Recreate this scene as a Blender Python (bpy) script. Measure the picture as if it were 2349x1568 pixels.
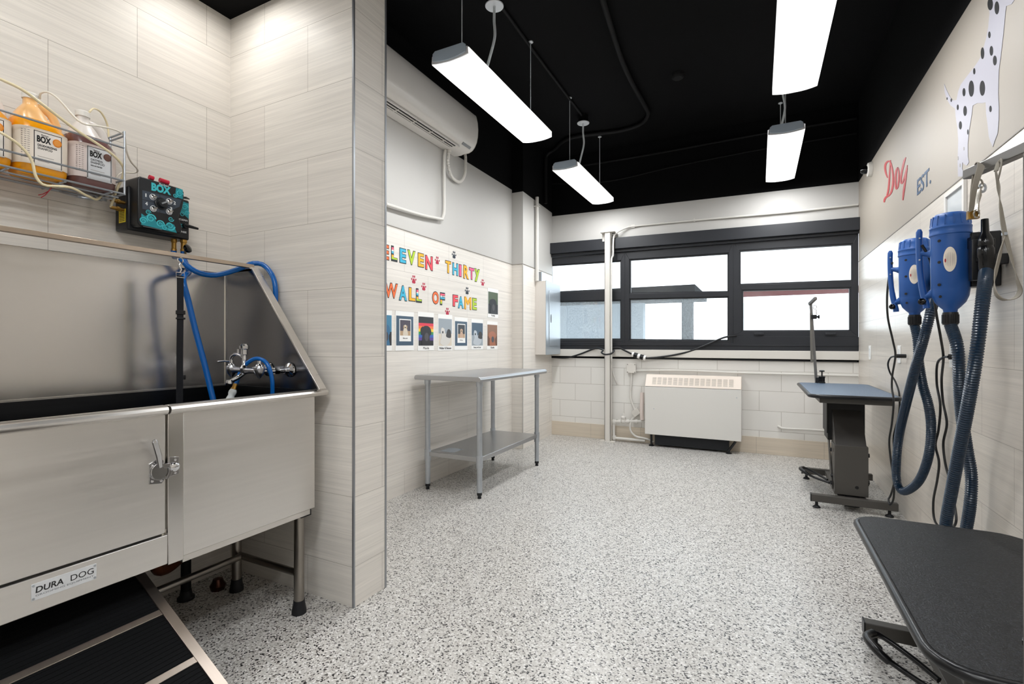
import bpy, bmesh, math, random
from mathutils import Vector, Matrix
random.seed(7)
C = bpy.context.scene.collection
for o in list(bpy.data.objects): bpy.data.objects.remove(o)

# ------------------------------------------------------------------ camera
IW, IH = 2349, 1568
F, VPX, HZ, CH = 1120.0, 1740.0, 787.0, 1.15
TH = math.atan((VPX - IW/2)/F)
cam = bpy.data.cameras.new('camera'); camo = bpy.data.objects.new('camera', cam); C.objects.link(camo)
cam.sensor_width = 36; cam.lens = F/IW*36; cam.clip_start = .05
cam.shift_y = (HZ - IH/2)/IW
camo.location = (0, 0, CH); camo.rotation_euler = (math.pi/2, 0, TH)
bpy.context.scene.camera = camo
# ------------------------------------------------------------------ world, exposure
w = bpy.data.worlds.new('world'); bpy.context.scene.world = w; w.use_nodes = True
bg = w.node_tree.nodes['Background']; bg.inputs[0].default_value = (.86, .94, 1, 1); bg.inputs[1].default_value = 1.5
vs = bpy.context.scene.view_settings
vs.view_transform = 'Standard'; vs.look = 'None'; vs.gamma = 1; vs.use_curve_mapping = False; vs.exposure = 1.2
LAMP = 18.0      # radiance of the lamp diffusers

# ------------------------------------------------------------------ helpers
RT = Vector((math.cos(TH), math.sin(TH), 0)); FW = Vector((-math.sin(TH), math.cos(TH), 0))
def ray(px, py): return FW + RT*((px - IW/2)/F) + Vector((0, 0, (HZ - py)/F))
CAM = Vector((0, 0, CH))
class Plane:
    """a wall plane: P(a,b,c) = a metres along, b metres up, c metres off the wall"""
    def __init__(s, o, ux, n, uz=(0, 0, 1)):
        s.o = Vector(o); s.x = Vector(ux).normalized(); s.n = Vector(n).normalized(); s.z = Vector(uz).normalized()
    def P(s, a, b, c=0): return s.o + s.x*a + s.z*b + s.n*c
    def at(s, px, py, c=0):
        r = ray(px, py); t = ((s.o + s.n*c) - CAM).dot(s.n)/r.dot(s.n); q = CAM + r*t - s.o
        return (q.dot(s.x), q.dot(s.z))
    def pt(s, px, py, c=0):
        a, b = s.at(px, py, c); return s.P(a, b, c)
WX = -2.42; RX = .862
LW = Plane((WX, 0, 0), (0, 1, 0), (1, 0, 0))
RW = Plane((RX, 0, 0), (0, -1, 0), (-1, 0, 0))
BYL, BYR = 5.75, 5.71
BW = Plane((WX, BYL, 0), (RX - WX, BYR - BYL, 0), ((BYR - BYL)/(RX - WX), -1, 0))
BL = math.hypot(RX - WX, BYR - BYL)
def Xp(x): return Plane((x, 0, 0), (0, 1, 0), (1, 0, 0))
def Yp(y): return Plane((0, y, 0), (1, 0, 0), (0, -1, 0))
def Zp(z): return Plane((0, 0, z), (1, 0, 0), (0, 0, 1), (0, 1, 0))

def lin(h):
    h = h.lstrip('#'); r = []
    for i in (0, 2, 4):
        v = int(h[i:i+2], 16)/255; r.append(v/12.92 if v <= .04045 else ((v + .055)/1.055)**2.4)
    return (*r, 1)
MAT = {}
def mat(name, col='888888', rough=.5, metal=0, bump=None, emit=None, trans=0, spec=.5, coat=0, noise=None, ior=1.45):
    if name in MAT: return MAT[name]
    m = bpy.data.materials.new(name); m.use_nodes = True; nt = m.node_tree; N = nt.nodes; L = nt.links
    b = N['Principled BSDF']; b.inputs['Base Color'].default_value = lin(col)
    b.inputs['Roughness'].default_value = rough; b.inputs['Metallic'].default_value = metal
    b.inputs['Specular IOR Level'].default_value = spec; b.inputs['Coat Weight'].default_value = coat
    b.inputs['Transmission Weight'].default_value = trans; b.inputs['IOR'].default_value = ior
    if emit: b.inputs['Emission Color'].default_value = lin(emit[0]); b.inputs['Emission Strength'].default_value = emit[1]
    tc = N.new('ShaderNodeTexCoord')
    if noise:      # (scale xyz, amount): mottled variation of the colour
        mp = N.new('ShaderNodeMapping'); mp.inputs['Scale'].default_value = noise[0]; L.new(tc.outputs['Object'], mp.inputs[0])
        n = N.new('ShaderNodeTexNoise'); n.inputs['Scale'].default_value = 1; n.inputs['Detail'].default_value = 4; L.new(mp.outputs[0], n.inputs[0])
        mx = N.new('ShaderNodeMix'); mx.data_type = 'RGBA'; c = lin(col); a = noise[1]
        mx.inputs[6].default_value = (*[v*(1-a) for v in c[:3]], 1); mx.inputs[7].default_value = (*[min(1, v*(1+a)) for v in c[:3]], 1)
        L.new(n.outputs[0], mx.inputs[0]); L.new(mx.outputs[2], b.inputs['Base Color'])
        if len(noise) > 2:
            r = N.new('ShaderNodeMapRange'); r.inputs[3].default_value = rough - noise[2]; r.inputs[4].default_value = rough + noise[2]
            L.new(n.outputs[0], r.inputs[0]); L.new(r.outputs[0], b.inputs['Roughness'])
    if bump:       # (scale, strength)
        n = N.new('ShaderNodeTexNoise'); n.inputs['Scale'].default_value = bump[0]; n.inputs['Detail'].default_value = 3; L.new(tc.outputs['Object'], n.inputs[0])
        bp = N.new('ShaderNodeBump'); bp.inputs['Strength'].default_value = bump[1]; bp.inputs['Distance'].default_value = .002
        L.new(n.outputs[0], bp.inputs['Height']); L.new(bp.outputs[0], b.inputs['Normal'])
    MAT[name] = m; return m

class MB:
    def __init__(s): s.v = []; s.f = []; s.m = []; s.uv = []; s.mats = []
    def mi(s, m):
        if m is None: return 0
        if m not in s.mats: s.mats.append(m)
        return s.mats.index(m)
    def face(s, pts, m=None, uv=None):
        k = len(s.v); s.v += [Vector(p) for p in pts]; s.f.append(tuple(range(k, k + len(pts)))); s.m.append(s.mi(m)); s.uv.append(uv)
    def raw(s, vs, fs, m=None):
        k = len(s.v); s.v += [Vector(p) for p in vs]; i = s.mi(m)
        for f in fs: s.f.append(tuple(k + j for j in f)); s.m.append(i); s.uv.append(None)
    def box(s, a, b, m=None):
        x0, y0, z0 = [min(p, q) for p, q in zip(a, b)]; x1, y1, z1 = [max(p, q) for p, q in zip(a, b)]
        s.raw([(x0,y0,z0),(x1,y0,z0),(x1,y1,z0),(x0,y1,z0),(x0,y0,z1),(x1,y0,z1),(x1,y1,z1),(x0,y1,z1)],
              [(0,3,2,1),(4,5,6,7),(0,1,5,4),(1,2,6,5),(2,3,7,6),(3,0,4,7)], m); return s
    def slab(s, pl, poly, c0, c1, m=None):
        """prism of a polygon drawn on plane pl between c0 and c1 off it"""
        n = len(poly); ar = sum(poly[i][0]*poly[(i+1)%n][1] - poly[(i+1)%n][0]*poly[i][1] for i in range(n))
        if ar < 0: poly = poly[::-1]
        lo = [pl.P(a, b, c0) for a, b in poly]; hi = [pl.P(a, b, c1) for a, b in poly]
        fs = [tuple(range(n))[::-1], tuple(range(n, 2*n))] + [(i, (i+1) % n, n + (i+1) % n, n + i) for i in range(n)]
        if pl.x.cross(pl.z).dot(pl.n) < 0: fs = [f[::-1] for f in fs]
        s.raw(lo + hi, fs, m); return s
    def rect(s, pl, a0, b0, a1, b1, c0, c1, m=None): return s.slab(pl, [(a0,b0),(a1,b0),(a1,b1),(a0,b1)], c0, c1, m)
    def rings(s, rs, m=None, caps=True, closed=False):
        n = len(rs[0]); vs = [p for r in rs for p in r]; fs = []; R = len(rs)
        for i in range(R - (0 if closed else 1)):
            j = (i+1) % R
            for k in range(n): fs.append((i*n + k, i*n + (k+1) % n, j*n + (k+1) % n, j*n + k))
        if caps and not closed: fs += [tuple(range(n))[::-1], tuple((R-1)*n + k for k in range(n))]
        s.raw(vs, fs, m); return s
    def tube(s, pts, r, n=10, m=None, step=None, ridge=None, flat=None, closed=False, caps=True):
        pts = [Vector(p) for p in pts]
        if step: pts = smooth(pts, step, closed)
        up = None; rs = []; L = 0
        for i, p in enumerate(pts):
            if closed: t = pts[(i+1) % len(pts)] - pts[i-1]
            else: t = pts[min(i+1, len(pts)-1)] - pts[max(i-1, 0)]
            t.normalize()
            if up is None: up = Vector((0,0,1)) if abs(t.z) < .9 else Vector((1,0,0))
            a = t.cross(up)
            if a.length < 1e-4: a = t.orthogonal()
            a.normalize(); up = a.cross(t).normalized()
            rr = r[min(i, len(r)-1)] if isinstance(r, (list, tuple)) else r
            if ridge: rr += ridge[1]*(1 if i % 2 else -1)
            ry = rr if flat is None else flat
            rs.append([p + a*(rr*math.cos(2*math.pi*k/n)) + up*(ry*math.sin(2*math.pi*k/n)) for k in range(n)])
        return s.rings(rs, m, caps, closed)
    def cyl(s, a, b, r, n=20, m=None, r2=None): return s.tube([a, b], [r, r if r2 is None else r2], n, m)
    def lathe(s, o, prof, n=24, m=None, ax=(0,0,1), closed=False):
        o = Vector(o); ax = Vector(ax).normalized(); e1 = ax.orthogonal().normalized(); e2 = ax.cross(e1)
        if abs(ax.z) > .99: e1 = Vector((1,0,0)); e2 = Vector((0,1,0))*(1 if ax.z > 0 else -1)
        return s.rings([[o + ax*h + (e1*math.cos(2*math.pi*k/n) + e2*math.sin(2*math.pi*k/n))*max(r, 1e-5) for k in range(n)] for r, h in prof], m, True, closed)
    def beam(s, a, b, wd, ht, m=None):
        """rectangular bar from a to b (wd across, ht vertical-ish)"""
        a, b = Vector(a), Vector(b); t = (b - a).normalized()
        e = t.cross(Vector((0,0,1)))
        if e.length < .1: e = Vector((1,0,0))
        e.normalize(); u = e.cross(t).normalized(); e *= wd/2; u *= ht/2
        return s.rings([[p - e - u, p + e - u, p + e + u, p - e + u] for p in (a, b)], m)
    def text(s, pl, body, a0, b0, a1=None, b1=None, c0=.001, c1=.002, m=None, bold=0, size=None, shear=0, flip=False):
        """lettering fitted to the rectangle a0..a1 x b0..b1 of the plane"""
        vs, fs = glyphs(body, bold, shear)
        xs = [v[0] for v in vs]; ys = [v[1] for v in vs]; x0, x1, y0, y1 = min(xs), max(xs), min(ys), max(ys)
        if b1 is None: b1 = b0 + size
        k = (b1 - b0)/(y1 - y0); kx = k if a1 is None else (a1 - a0)/(x1 - x0)
        s.raw([pl.P(a0 + (v[0]-x0)*kx, b0 + (v[1]-y0)*k, c0 + (v[2] + .5)*(c1 - c0)) for v in vs],
              [f if pl.x.cross(pl.z).dot(pl.n) > 0 else f[::-1] for f in fs], m); return s
    def build(s, name, m=None, parent=None, bev=0, smooth_deg=38, label=None):
        me = bpy.data.meshes.new(name); off = root_of(parent)
        me.from_pydata([tuple(v - off) for v in s.v], [], s.f); 
        for mm in ([m] if m else []) + [x for x in s.mats if x is not m]: me.materials.append(mm)
        if s.mats:
            idx = [list(me.materials).index(x) for x in s.mats]
            for p, k in zip(me.polygons, s.m): p.material_index = idx[k] if k < len(idx) else 0
        if any(s.uv):
            ul = me.uv_layers.new(name='UVMap')
            for p, uv in zip(me.polygons, s.uv):
                if uv:
                    for li, q in zip(p.loop_indices, uv): ul.data[li].uv = q
        me.validate(); me.update()
        if smooth_deg:
            me.polygons.foreach_set('use_smooth', [True]*len(me.polygons)); me.set_sharp_from_angle(angle=math.radians(smooth_deg))
        o = bpy.data.objects.new(name, me); C.objects.link(o)
        if parent: o.parent = parent
        if bev:
            d = o.modifiers.new('bevel', 'BEVEL'); d.width = bev; d.segments = 2; d.limit_method = 'ANGLE'; d.angle_limit = math.radians(40)
        if label: o['label'] = label
        return o
def root_of(p):
    v = Vector((0,0,0))
    while p: v += Vector(p.location); p = p.parent
    return v
def smooth(pts, step, closed=False):
    n = len(pts); out = []
    g = (lambda i: pts[i % n]) if closed else (lambda i: pts[min(max(i, 0), n-1)])
    dense = []
    for i in range(n if closed else n-1):
        p0, p1, p2, p3 = g(i-1), g(i), g(i+1), g(i+2)
        for k in range(24):
            t = k/24; dense.append(.5*((2*p1) + (p2-p0)*t + (2*p0-5*p1+4*p2-p3)*t*t + (3*p1-p0-3*p2+p3)*t**3))
    if not closed: dense.append(pts[-1].copy())
    else: dense.append(dense[0].copy())
    L = [0]
    for a, b in zip(dense, dense[1:]): L.append(L[-1] + (b-a).length)
    m = max(2, int(L[-1]/step)); j = 0
    for k in range(m + (0 if closed else 1)):
        d = L[-1]*k/m
        while j < len(L)-2 and L[j+1] < d: j += 1
        t = (d - L[j])/max(1e-9, L[j+1]-L[j]); out.append(dense[j].lerp(dense[j+1], min(1, t)))
    return out
_G = {}
def glyphs(body, bold=0, shear=0):
    if 'M' in body: bold = 0      # offsetting breaks this glyph
    k = (body, bold, shear)
    if k in _G: return _G[k]
    cu = bpy.data.curves.new('t', 'FONT'); cu.body = body; cu.offset = bold; cu.extrude = .5; cu.shear = shear; cu.resolution_u = 3
    ob = bpy.data.objects.new('t', cu); C.objects.link(ob); dg = bpy.context.evaluated_depsgraph_get()
    me = bpy.data.meshes.new_from_object(ob.evaluated_get(dg)); r = ([tuple(v.co) for v in me.vertices], [tuple(p.vertices) for p in me.polygons])
    bpy.data.objects.remove(ob); bpy.data.curves.remove(cu); bpy.data.meshes.remove(me); _G[k] = r; return r
def tag(o, label=None, cat=None, group=None, kind=None):
    for k, v in (('label', label), ('category', cat), ('group', group), ('kind', kind)):
        if v: o[k] = v
    return o
def thing(name, label, cat, loc=(0,0,0), group=None, kind=None):
    o = bpy.data.objects.new(name, None); C.objects.link(o); o.location = loc; o.empty_display_size = .05
    return tag(o, label, cat, group, kind)
def copy_tree(o, loc=None, parent=None):
    c = o.copy(); C.objects.link(c)
    if parent: c.parent = parent
    if loc is not None: c.location = loc
    for ch in list(o.children): copy_tree(ch, None, c)
    return c
def oval(cx, cy, rx, ry, n=24, rot=0):
    return [(cx + rx*math.cos(t)*math.cos(rot) - ry*math.sin(t)*math.sin(rot), cy + rx*math.cos(t)*math.sin(rot) + ry*math.sin(t)*math.cos(rot)) for t in [2*math.pi*k/n for k in range(n)]]
def rrect(x0, y0, x1, y1, r, n=5):
    o = []
    for cx, cy, a in ((x1-r, y1-r, 0), (x0+r, y1-r, 90), (x0+r, y0+r, 180), (x1-r, y0+r, 270)):
        for k in range(n+1): t = math.radians(a + 90*k/n); o.append((cx + r*math.cos(t), cy + r*math.sin(t)))
    return o

# ------------------------------------------------------------------ wall and floor materials
def wall_mat(name, kind, base, grout, bw, rh, mortar, rough=.4, u0=0, v0=0, streak=0, bumpk=.3):
    m = bpy.data.materials.new(name); m.use_nodes = True; N = m.node_tree.nodes; L = m.node_tree.links; b = N['Principled BSDF']
    uv = N.new('ShaderNodeUVMap'); mp = N.new('ShaderNodeMapping'); mp.inputs['Location'].default_value = (u0, v0, 0); L.new(uv.outputs[0], mp.inputs[0])
    br = N.new('ShaderNodeTexBrick'); L.new(mp.outputs[0], br.inputs[0]); br.inputs['Scale'].default_value = 1
    br.inputs['Brick Width'].default_value = bw; br.inputs['Row Height'].default_value = rh; br.inputs['Mortar Size'].default_value = mortar
    br.inputs['Mortar Smooth'].default_value = .3; br.offset = .5; br.offset_frequency = 2; br.squash = 1
    br.inputs['Color1'].default_value = lin(base[0]); br.inputs['Color2'].default_value = lin(base[1]); br.inputs['Mortar'].default_value = lin(grout)
    col = br.outputs[0]
    if streak:
        for sc, amt in (((.9, 42, 1), streak), ((2.2, 150, 1), streak), ((5, 330, 1), streak*.7)):
            m2 = N.new('ShaderNodeMapping'); m2.inputs['Scale'].default_value = sc; L.new(uv.outputs[0], m2.inputs[0])
            n = N.new('ShaderNodeTexNoise'); n.inputs['Scale'].default_value = 1; n.inputs['Detail'].default_value = 2; L.new(m2.outputs[0], n.inputs[0])
            r = N.new('ShaderNodeMapRange'); r.inputs[1].default_value = .3; r.inputs[2].default_value = .7; r.inputs[3].default_value = 1 - amt; r.inputs[4].default_value = 1 + amt*.3
            L.new(n.outputs[0], r.inputs[0])
            x = N.new('ShaderNodeVectorMath'); x.operation = 'SCALE'; L.new(col, x.inputs[0]); L.new(r.outputs[0], x.inputs['Scale']); col = x.outputs[0]
    L.new(col, b.inputs['Base Color'])
    bp = N.new('ShaderNodeBump'); bp.inputs['Strength'].default_value = bumpk; bp.inputs['Distance'].default_value = .003; bp.invert = True
    L.new(br.outputs['Fac'], bp.inputs['Height']); L.new(bp.outputs[0], b.inputs['Normal'])
    b.inputs['Roughness'].default_value = rough
    return m
TILE_C = ('ebe6de', 'e8e2da')
tileL = wall_mat('striated_tile', 'tile', TILE_C, 'b0a89e', .6, .3048, .0011, .5, u0=10*.6 - 1.465 + .3, v0=.3048*4 - .175, streak=.085)
tileR = wall_mat('striated_tile_right', 'tile', ('dbd4ca', 'd8d0c6'), '9c9288', .6, .295, .0011, .3, u0=12.1, v0=.295*4 - .165, streak=.085)  # darker than the other tile, offsetting strong light from the close lamps
tileW = wall_mat('warm_base_tile', 'tile', ('d9cdbb', 'd6c9b7'), 'a89e92', .6, .3048, .0015, .45, u0=6.3, v0=.3048*4, streak=.07)
block = wall_mat('painted_block', 'block', ('e6e4df', 'e3e0db'), 'bdb8b0', .406, .2065, .0028, .5, u0=6.1, v0=.2065*4 - .24, bumpk=.35)
paint = mat('white_paint', 'c1bfbb', .55, bump=(60, .06))
paintR = mat('dimmed_warm_paint', 'a29a8f', .55, bump=(60, .06))  # warm wall paint, darkened to offset strong light from the right lamps
black = mat('black_paint', '070708', .85, bump=(40, .2), spec=.15)
darkframe = mat('dark_bronze_frame', '23252a', .42, noise=((6, 6, 6), .15))
white_metal = mat('white_enamel', 'dcd9d4', .4)
off_white = mat('offwhite_paint', 'd9d5ce', .45, bump=(50, .08))
trimM = mat('metal_edge_trim', '9ea1a6', .35, .8)
def floor_mat():
    m = bpy.data.materials.new('flake_epoxy_floor'); m.use_nodes = True; N = m.node_tree.nodes; L = m.node_tree.links; b = N['Principled BSDF']
    tc = N.new('ShaderNodeTexCoord'); nz = N.new('ShaderNodeTexNoise'); nz.inputs['Scale'].default_value = 260; L.new(tc.outputs['Object'], nz.inputs[0])
    mv = N.new('ShaderNodeVectorMath'); mv.operation = 'SCALE'; mv.inputs['Scale'].default_value = .006; L.new(nz.outputs['Color'], mv.inputs[0])
    ad = N.new('ShaderNodeVectorMath'); L.new(tc.outputs['Object'], ad.inputs[0]); L.new(mv.outputs[0], ad.inputs[1])
    vo = N.new('ShaderNodeTexVoronoi'); vo.inputs['Scale'].default_value = 180; vo.inputs['Randomness'].default_value = 1; L.new(ad.outputs[0], vo.inputs[0])
    sp = N.new('ShaderNodeSeparateColor'); L.new(vo.outputs['Color'], sp.inputs[0])
    cr = N.new('ShaderNodeValToRGB'); cr.color_ramp.interpolation = 'CONSTANT'; e = cr.color_ramp.elements
    e[0].color = lin('1f1f21'); e[0].position = 0
    e[1].color = lin('77736e'); e[1].position = .115
    for p, c in ((.16, 'a6a29d'), (.28, 'c0bdb8'), (.62, 'cac7c2'), (.88, 'e2e0dd')):
        q = e.new(p); q.color = lin(c)
    L.new(sp.outputs[0], cr.inputs[0]); L.new(cr.outputs[0], b.inputs['Base Color'])
    b.inputs['Roughness'].default_value = .33; b.inputs['Specular IOR Level'].default_value = .55
    n2 = N.new('ShaderNodeTexNoise'); n2.inputs['Scale'].default_value = 90; L.new(tc.outputs['Object'], n2.inputs[0])
    bp = N.new('ShaderNodeBump'); bp.inputs['Strength'].default_value = .25; bp.inputs['Distance'].default_value = .002; L.new(n2.outputs[0], bp.inputs['Height']); L.new(bp.outputs[0], b.inputs['Normal'])
    return m
def steel_mat(name, col, rough, ax=(1, 1, 60), amt=.12):
    m = mat(name, col, rough, 1, noise=(ax, amt, .07)); return m
steel = steel_mat('brushed_steel', 'e8e5e1', .34, (2, 2, 70), .05)
steelV = steel_mat('brushed_steel_vertical', 'dcd9d5', .22, (9, 9, .5), .05)
steelH = steel_mat('brushed_steel_light', 'dedad5', .3, (60, 3, 60), .06)
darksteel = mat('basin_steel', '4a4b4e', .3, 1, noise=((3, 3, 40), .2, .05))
chrome = mat('chrome', 'd8d8da', .08, 1)
galv = mat('galvanised_steel', 'b9bec4', .36, .85, noise=((30, 30, 30), .1, .05))
brass = mat('brass', 'b08a48', .3, 1)
blackp = mat('black_plastic', '101114', .38)
blackr = mat('black_rubber', '141519', .6, bump=(300, .3))
bluehose = mat('blue_vinyl_hose', '0d5fae', .22)

# ------------------------------------------------------------------ room shell
CZ = 3.48; Y0 = -3.0; COLX = -1.572; WBY0, WBY1 = 1.585, 1.79; ALX0 = -.05
def st(o): o['kind'] = 'structure'; return o
b = MB(); b.face([(WX-.6, Y0-.2, 0), (RX+.2, Y0-.2, 0), (RX+.2, 5.95, 0), (WX-.6, 5.95, 0)]); b.raw([(WX-.6, Y0-.2, -.1), (RX+.2, Y0-.2, -.1), (RX+.2, 5.95, -.1), (WX-.6, 5.95, -.1)], [(0, 3, 2, 1)])
st(b.build('floor', floor_mat(), smooth_deg=0))
b = MB(); b.box((WX-.2, Y0-.2, CZ), (RX+.2, 5.95, CZ+.1)); st(b.build('ceiling', black, smooth_deg=0))
def band(b, pl, a0, a1, z0, z1, z0b=None, z1b=None, m=None):
    z0b = z0 if z0b is None else z0b; z1b = z1 if z1b is None else z1b
    q = [(a0, z0), (a1, z0b), (a1, z1b), (a0, z1)]
    b.face([pl.P(x, z) for x, z in q][::1 if pl.x.cross(pl.z).dot(pl.n) > 0 else -1], m, uv=q if pl.x.cross(pl.z).dot(pl.n) > 0 else q[::-1])
def back(b, pl, a0, a1, z0, z1, t=.12, m=None):   # the body of the wall behind its face
    b.rect(pl, a0, z0, a1, z1, -t, -.004, m)
# left wall (alcove wall and the far display wall are one plane)
b = MB(); band(b, LW, -.05, WBY0, 0, 2.9, m=tileL)
band(b, LW, WBY1, 4.79, 0, 2.015, m=tileL); band(b, LW, WBY1, 4.79, 2.015, 2.835, m=paint); band(b, LW, WBY1, 4.79, 2.835, CZ, m=black)
back(b, LW, -.05, 5.75, 0, CZ, m=paint)
st(b.build('wall_left', tileL, smooth_deg=0))
# pilaster in the far left corner
PP = Plane((-2.285, 4.79, 0), (-.05, .96, 0), (.96, .05, 0)); PS = Plane((WX, 4.79, 0), (1, 0, 0), (0, -1, 0))
b = MB()
for pl, L_ in ((PP, .97), (PS, .135)):
    band(b, pl, 0, L_, 0, 2.01, m=tileL); band(b, pl, 0, L_, 2.01, 2.80, m=paint); band(b, pl, 0, L_, 2.80, CZ, m=black)
b.rect(PP, .014, 0, .955, CZ, -.1, -.004, paint)
st(b.build('wall_pilaster', tileL, smooth_deg=0))
b = MB(); b.rect(PP, -.006, 0, .006, 2.01, -.006, .003); st(b.build('trim_2', mat('pale_edge_trim', 'c4c0ba', .4), smooth_deg=0))
b = MB(); b.rect(PP, .001, 2.01, .97, 2.016, 0, .004); b.rect(LW, WBY1, 2.013, 4.79, 2.019, 0, .004); b.rect(PS, 0, 2.01, .135, 2.016, 0, .004); st(b.build('trim_3', mat('grey_grout', '8d8880', .5), smooth_deg=0))
# partition beside the tub: faces -Y (alcove), +X (narrow end), +Y
PB = Plane((WX, WBY0, 0), (1, 0, 0), (0, -1, 0)); PE = Plane((COLX, 0, 0), (0, 1, 0), (1, 0, 0)); PF = Plane((COLX, WBY1, 0), (-1, 0, 0), (0, 1, 0))
b = MB(); band(b, PB, 0, COLX-WX, 0, 2.82, m=tileL); band(b, PE, WBY0, WBY1, 0, CZ, m=tileL); band(b, PF, 0, COLX-WX, 0, 2.84, m=tileL); band(b, PF, 0, COLX-WX, 2.84, CZ, m=black)
b.box((WX, WBY0+.004, 0), (COLX-.004, WBY1-.004, CZ), paint)
st(b.build('wall_partition', tileL, smooth_deg=0))
b = MB(); b.box((COLX-.006, WBY0-.003, 0), (COLX+.003, WBY0+.006, CZ)); b.box((COLX-.006, WBY1-.007, 0), (COLX+.003, WBY1+.003, CZ)); st(b.build('trim_1', trimM, smooth_deg=0))
# alcove soffit and the rest of the shell behind the camera
b = MB(); b.box((WX, ALX0, 2.81), (COLX, WBY0, CZ)); st(b.build('soffit_alcove', black, smooth_deg=0))
b = MB(); b.box((WX-.1, ALX0-.12, 0), (COLX, ALX0, CZ), paint); b.box((COLX-.12, Y0, 0), (COLX, ALX0-.12, CZ), paint)
st(b.build('wall_left.001', paint, smooth_deg=0))
b = MB(); b.box((COLX-.12, Y0-.12, 0), (RX+.1, Y0, 2.7), paint); b.box((COLX-.12, Y0-.12, 2.7), (RX+.1, Y0, CZ), black)
st(b.build('wall_rear', paint, smooth_deg=0))
# right wall
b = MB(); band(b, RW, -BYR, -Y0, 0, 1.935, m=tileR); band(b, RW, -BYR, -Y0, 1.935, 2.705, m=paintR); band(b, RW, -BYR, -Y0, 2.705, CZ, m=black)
back(b, RW, -BYR, -Y0, 0, CZ, m=paint)
st(b.build('wall_right', tileR, smooth_deg=0))
b = MB(); b.rect(RW, -BYR, 1.933, -Y0, 1.938, 0, .003); st(b.build('trim_4', mat('grey_grout'), smooth_deg=0))
# back wall: block below the windows, paint above, black band on top
b = MB(); band(b, BW, 0, BL, 0, .968, m=block); band(b, BW, 0, BL, 2.30, 2.758, 2.28, 2.707, m=paint); band(b, BW, 0, BL, 2.758, CZ, 2.707, CZ, m=black)
b.rect(BW, 0, 0, BL, 1.03, -.2, -.004, block); b.rect(BW, 0, 2.29, BL, CZ, -.2, -.004, paint)
b.rect(BW, 0, .966, BL, 1.03, -.06, -.02, paint)
st(b.build('wall_back', block, smooth_deg=0))
b = MB(); band(b, Plane(BW.P(0, 0, .012), BW.x, BW.n), 0, BL, 0, .172, m=tileW); b.rect(BW, 0, 0, BL, .172, 0, .0115, tileW); st(b.build('baseboard_back', tileW, smooth_deg=0))

# ------------------------------------------------------------------ windows
A = lambda x, y, c=0: BW.at(x, y, c)
wins = [  # outer quad (TL,TR,BR,BL), upper pane, lower pane
 ([(1240,594),(1433.5,577.5),(1433.5,790),(1240,788)], [(1262,607),(1424.5,596.5),(1424.5,666),(1262,671.5)], [(1262,690.5),(1424.5,687),(1424.5,778.6),(1262,778.6)]),
 ([(1433.5,577.5),(1682,555.5),(1682,793),(1433.5,790)], [(1443.3,594.2),(1671.5,579),(1671.5,669.3),(1443.3,673.5)], [(1443.3,684.8),(1671.5,679),(1671.5,781.9),(1443.3,779.6)]),
 ([(1682,555.5),(1969.5,534),(1969.5,772),(1682,770)], [(1695.7,573.8),(1957,557.6),(1957,644.3),(1695.7,653.4)], [(1701.6,664.7),(1952.4,658),(1952.4,759.2),(1701.6,760)])]
def glass(name, veil, col='f2f8fb', peb=0):
    m = bpy.data.materials.new(name); m.use_nodes = True; N = m.node_tree.nodes; L = m.node_tree.links
    for n in list(N): N.remove(n)
    out = N.new('ShaderNodeOutputMaterial'); t = N.new('ShaderNodeBsdfTransparent'); t.inputs[0].default_value = (.97, .985, .99, 1)
    d = N.new('ShaderNodeBsdfTranslucent'); d.inputs[0].default_value = lin(col); g = N.new('ShaderNodeBsdfGlossy'); g.inputs[1].default_value = .05
    m1 = N.new('ShaderNodeMixShader'); m1.inputs[0].default_value = veil
    if peb:
        tc = N.new('ShaderNodeTexCoord'); vo = N.new('ShaderNodeTexNoise'); vo.inputs['Scale'].default_value = 130; vo.inputs['Detail'].default_value = 2; L.new(tc.outputs['Object'], vo.inputs[0])
        r = N.new('ShaderNodeMapRange'); r.inputs[1].default_value = .35; r.inputs[2].default_value = .65; r.inputs[3].default_value = veil - peb; r.inputs[4].default_value = veil + peb
        L.new(vo.outputs[0], r.inputs[0]); L.new(r.outputs[0], m1.inputs[0])
    L.new(t.outputs[0], m1.inputs[1]); L.new(d.outputs[0], m1.inputs[2])
    m2 = N.new('ShaderNodeMixShader'); m2.inputs[0].default_value = .05; L.new(m1.outputs[0], m2.inputs[1]); L.new(g.outputs[0], m2.inputs[2]); L.new(m2.outputs[0], out.inputs[0])
    return m
clear = glass('clear_glass', .01); frost = glass('pebbled_frosted_glass', .10, peb=.09)
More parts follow.
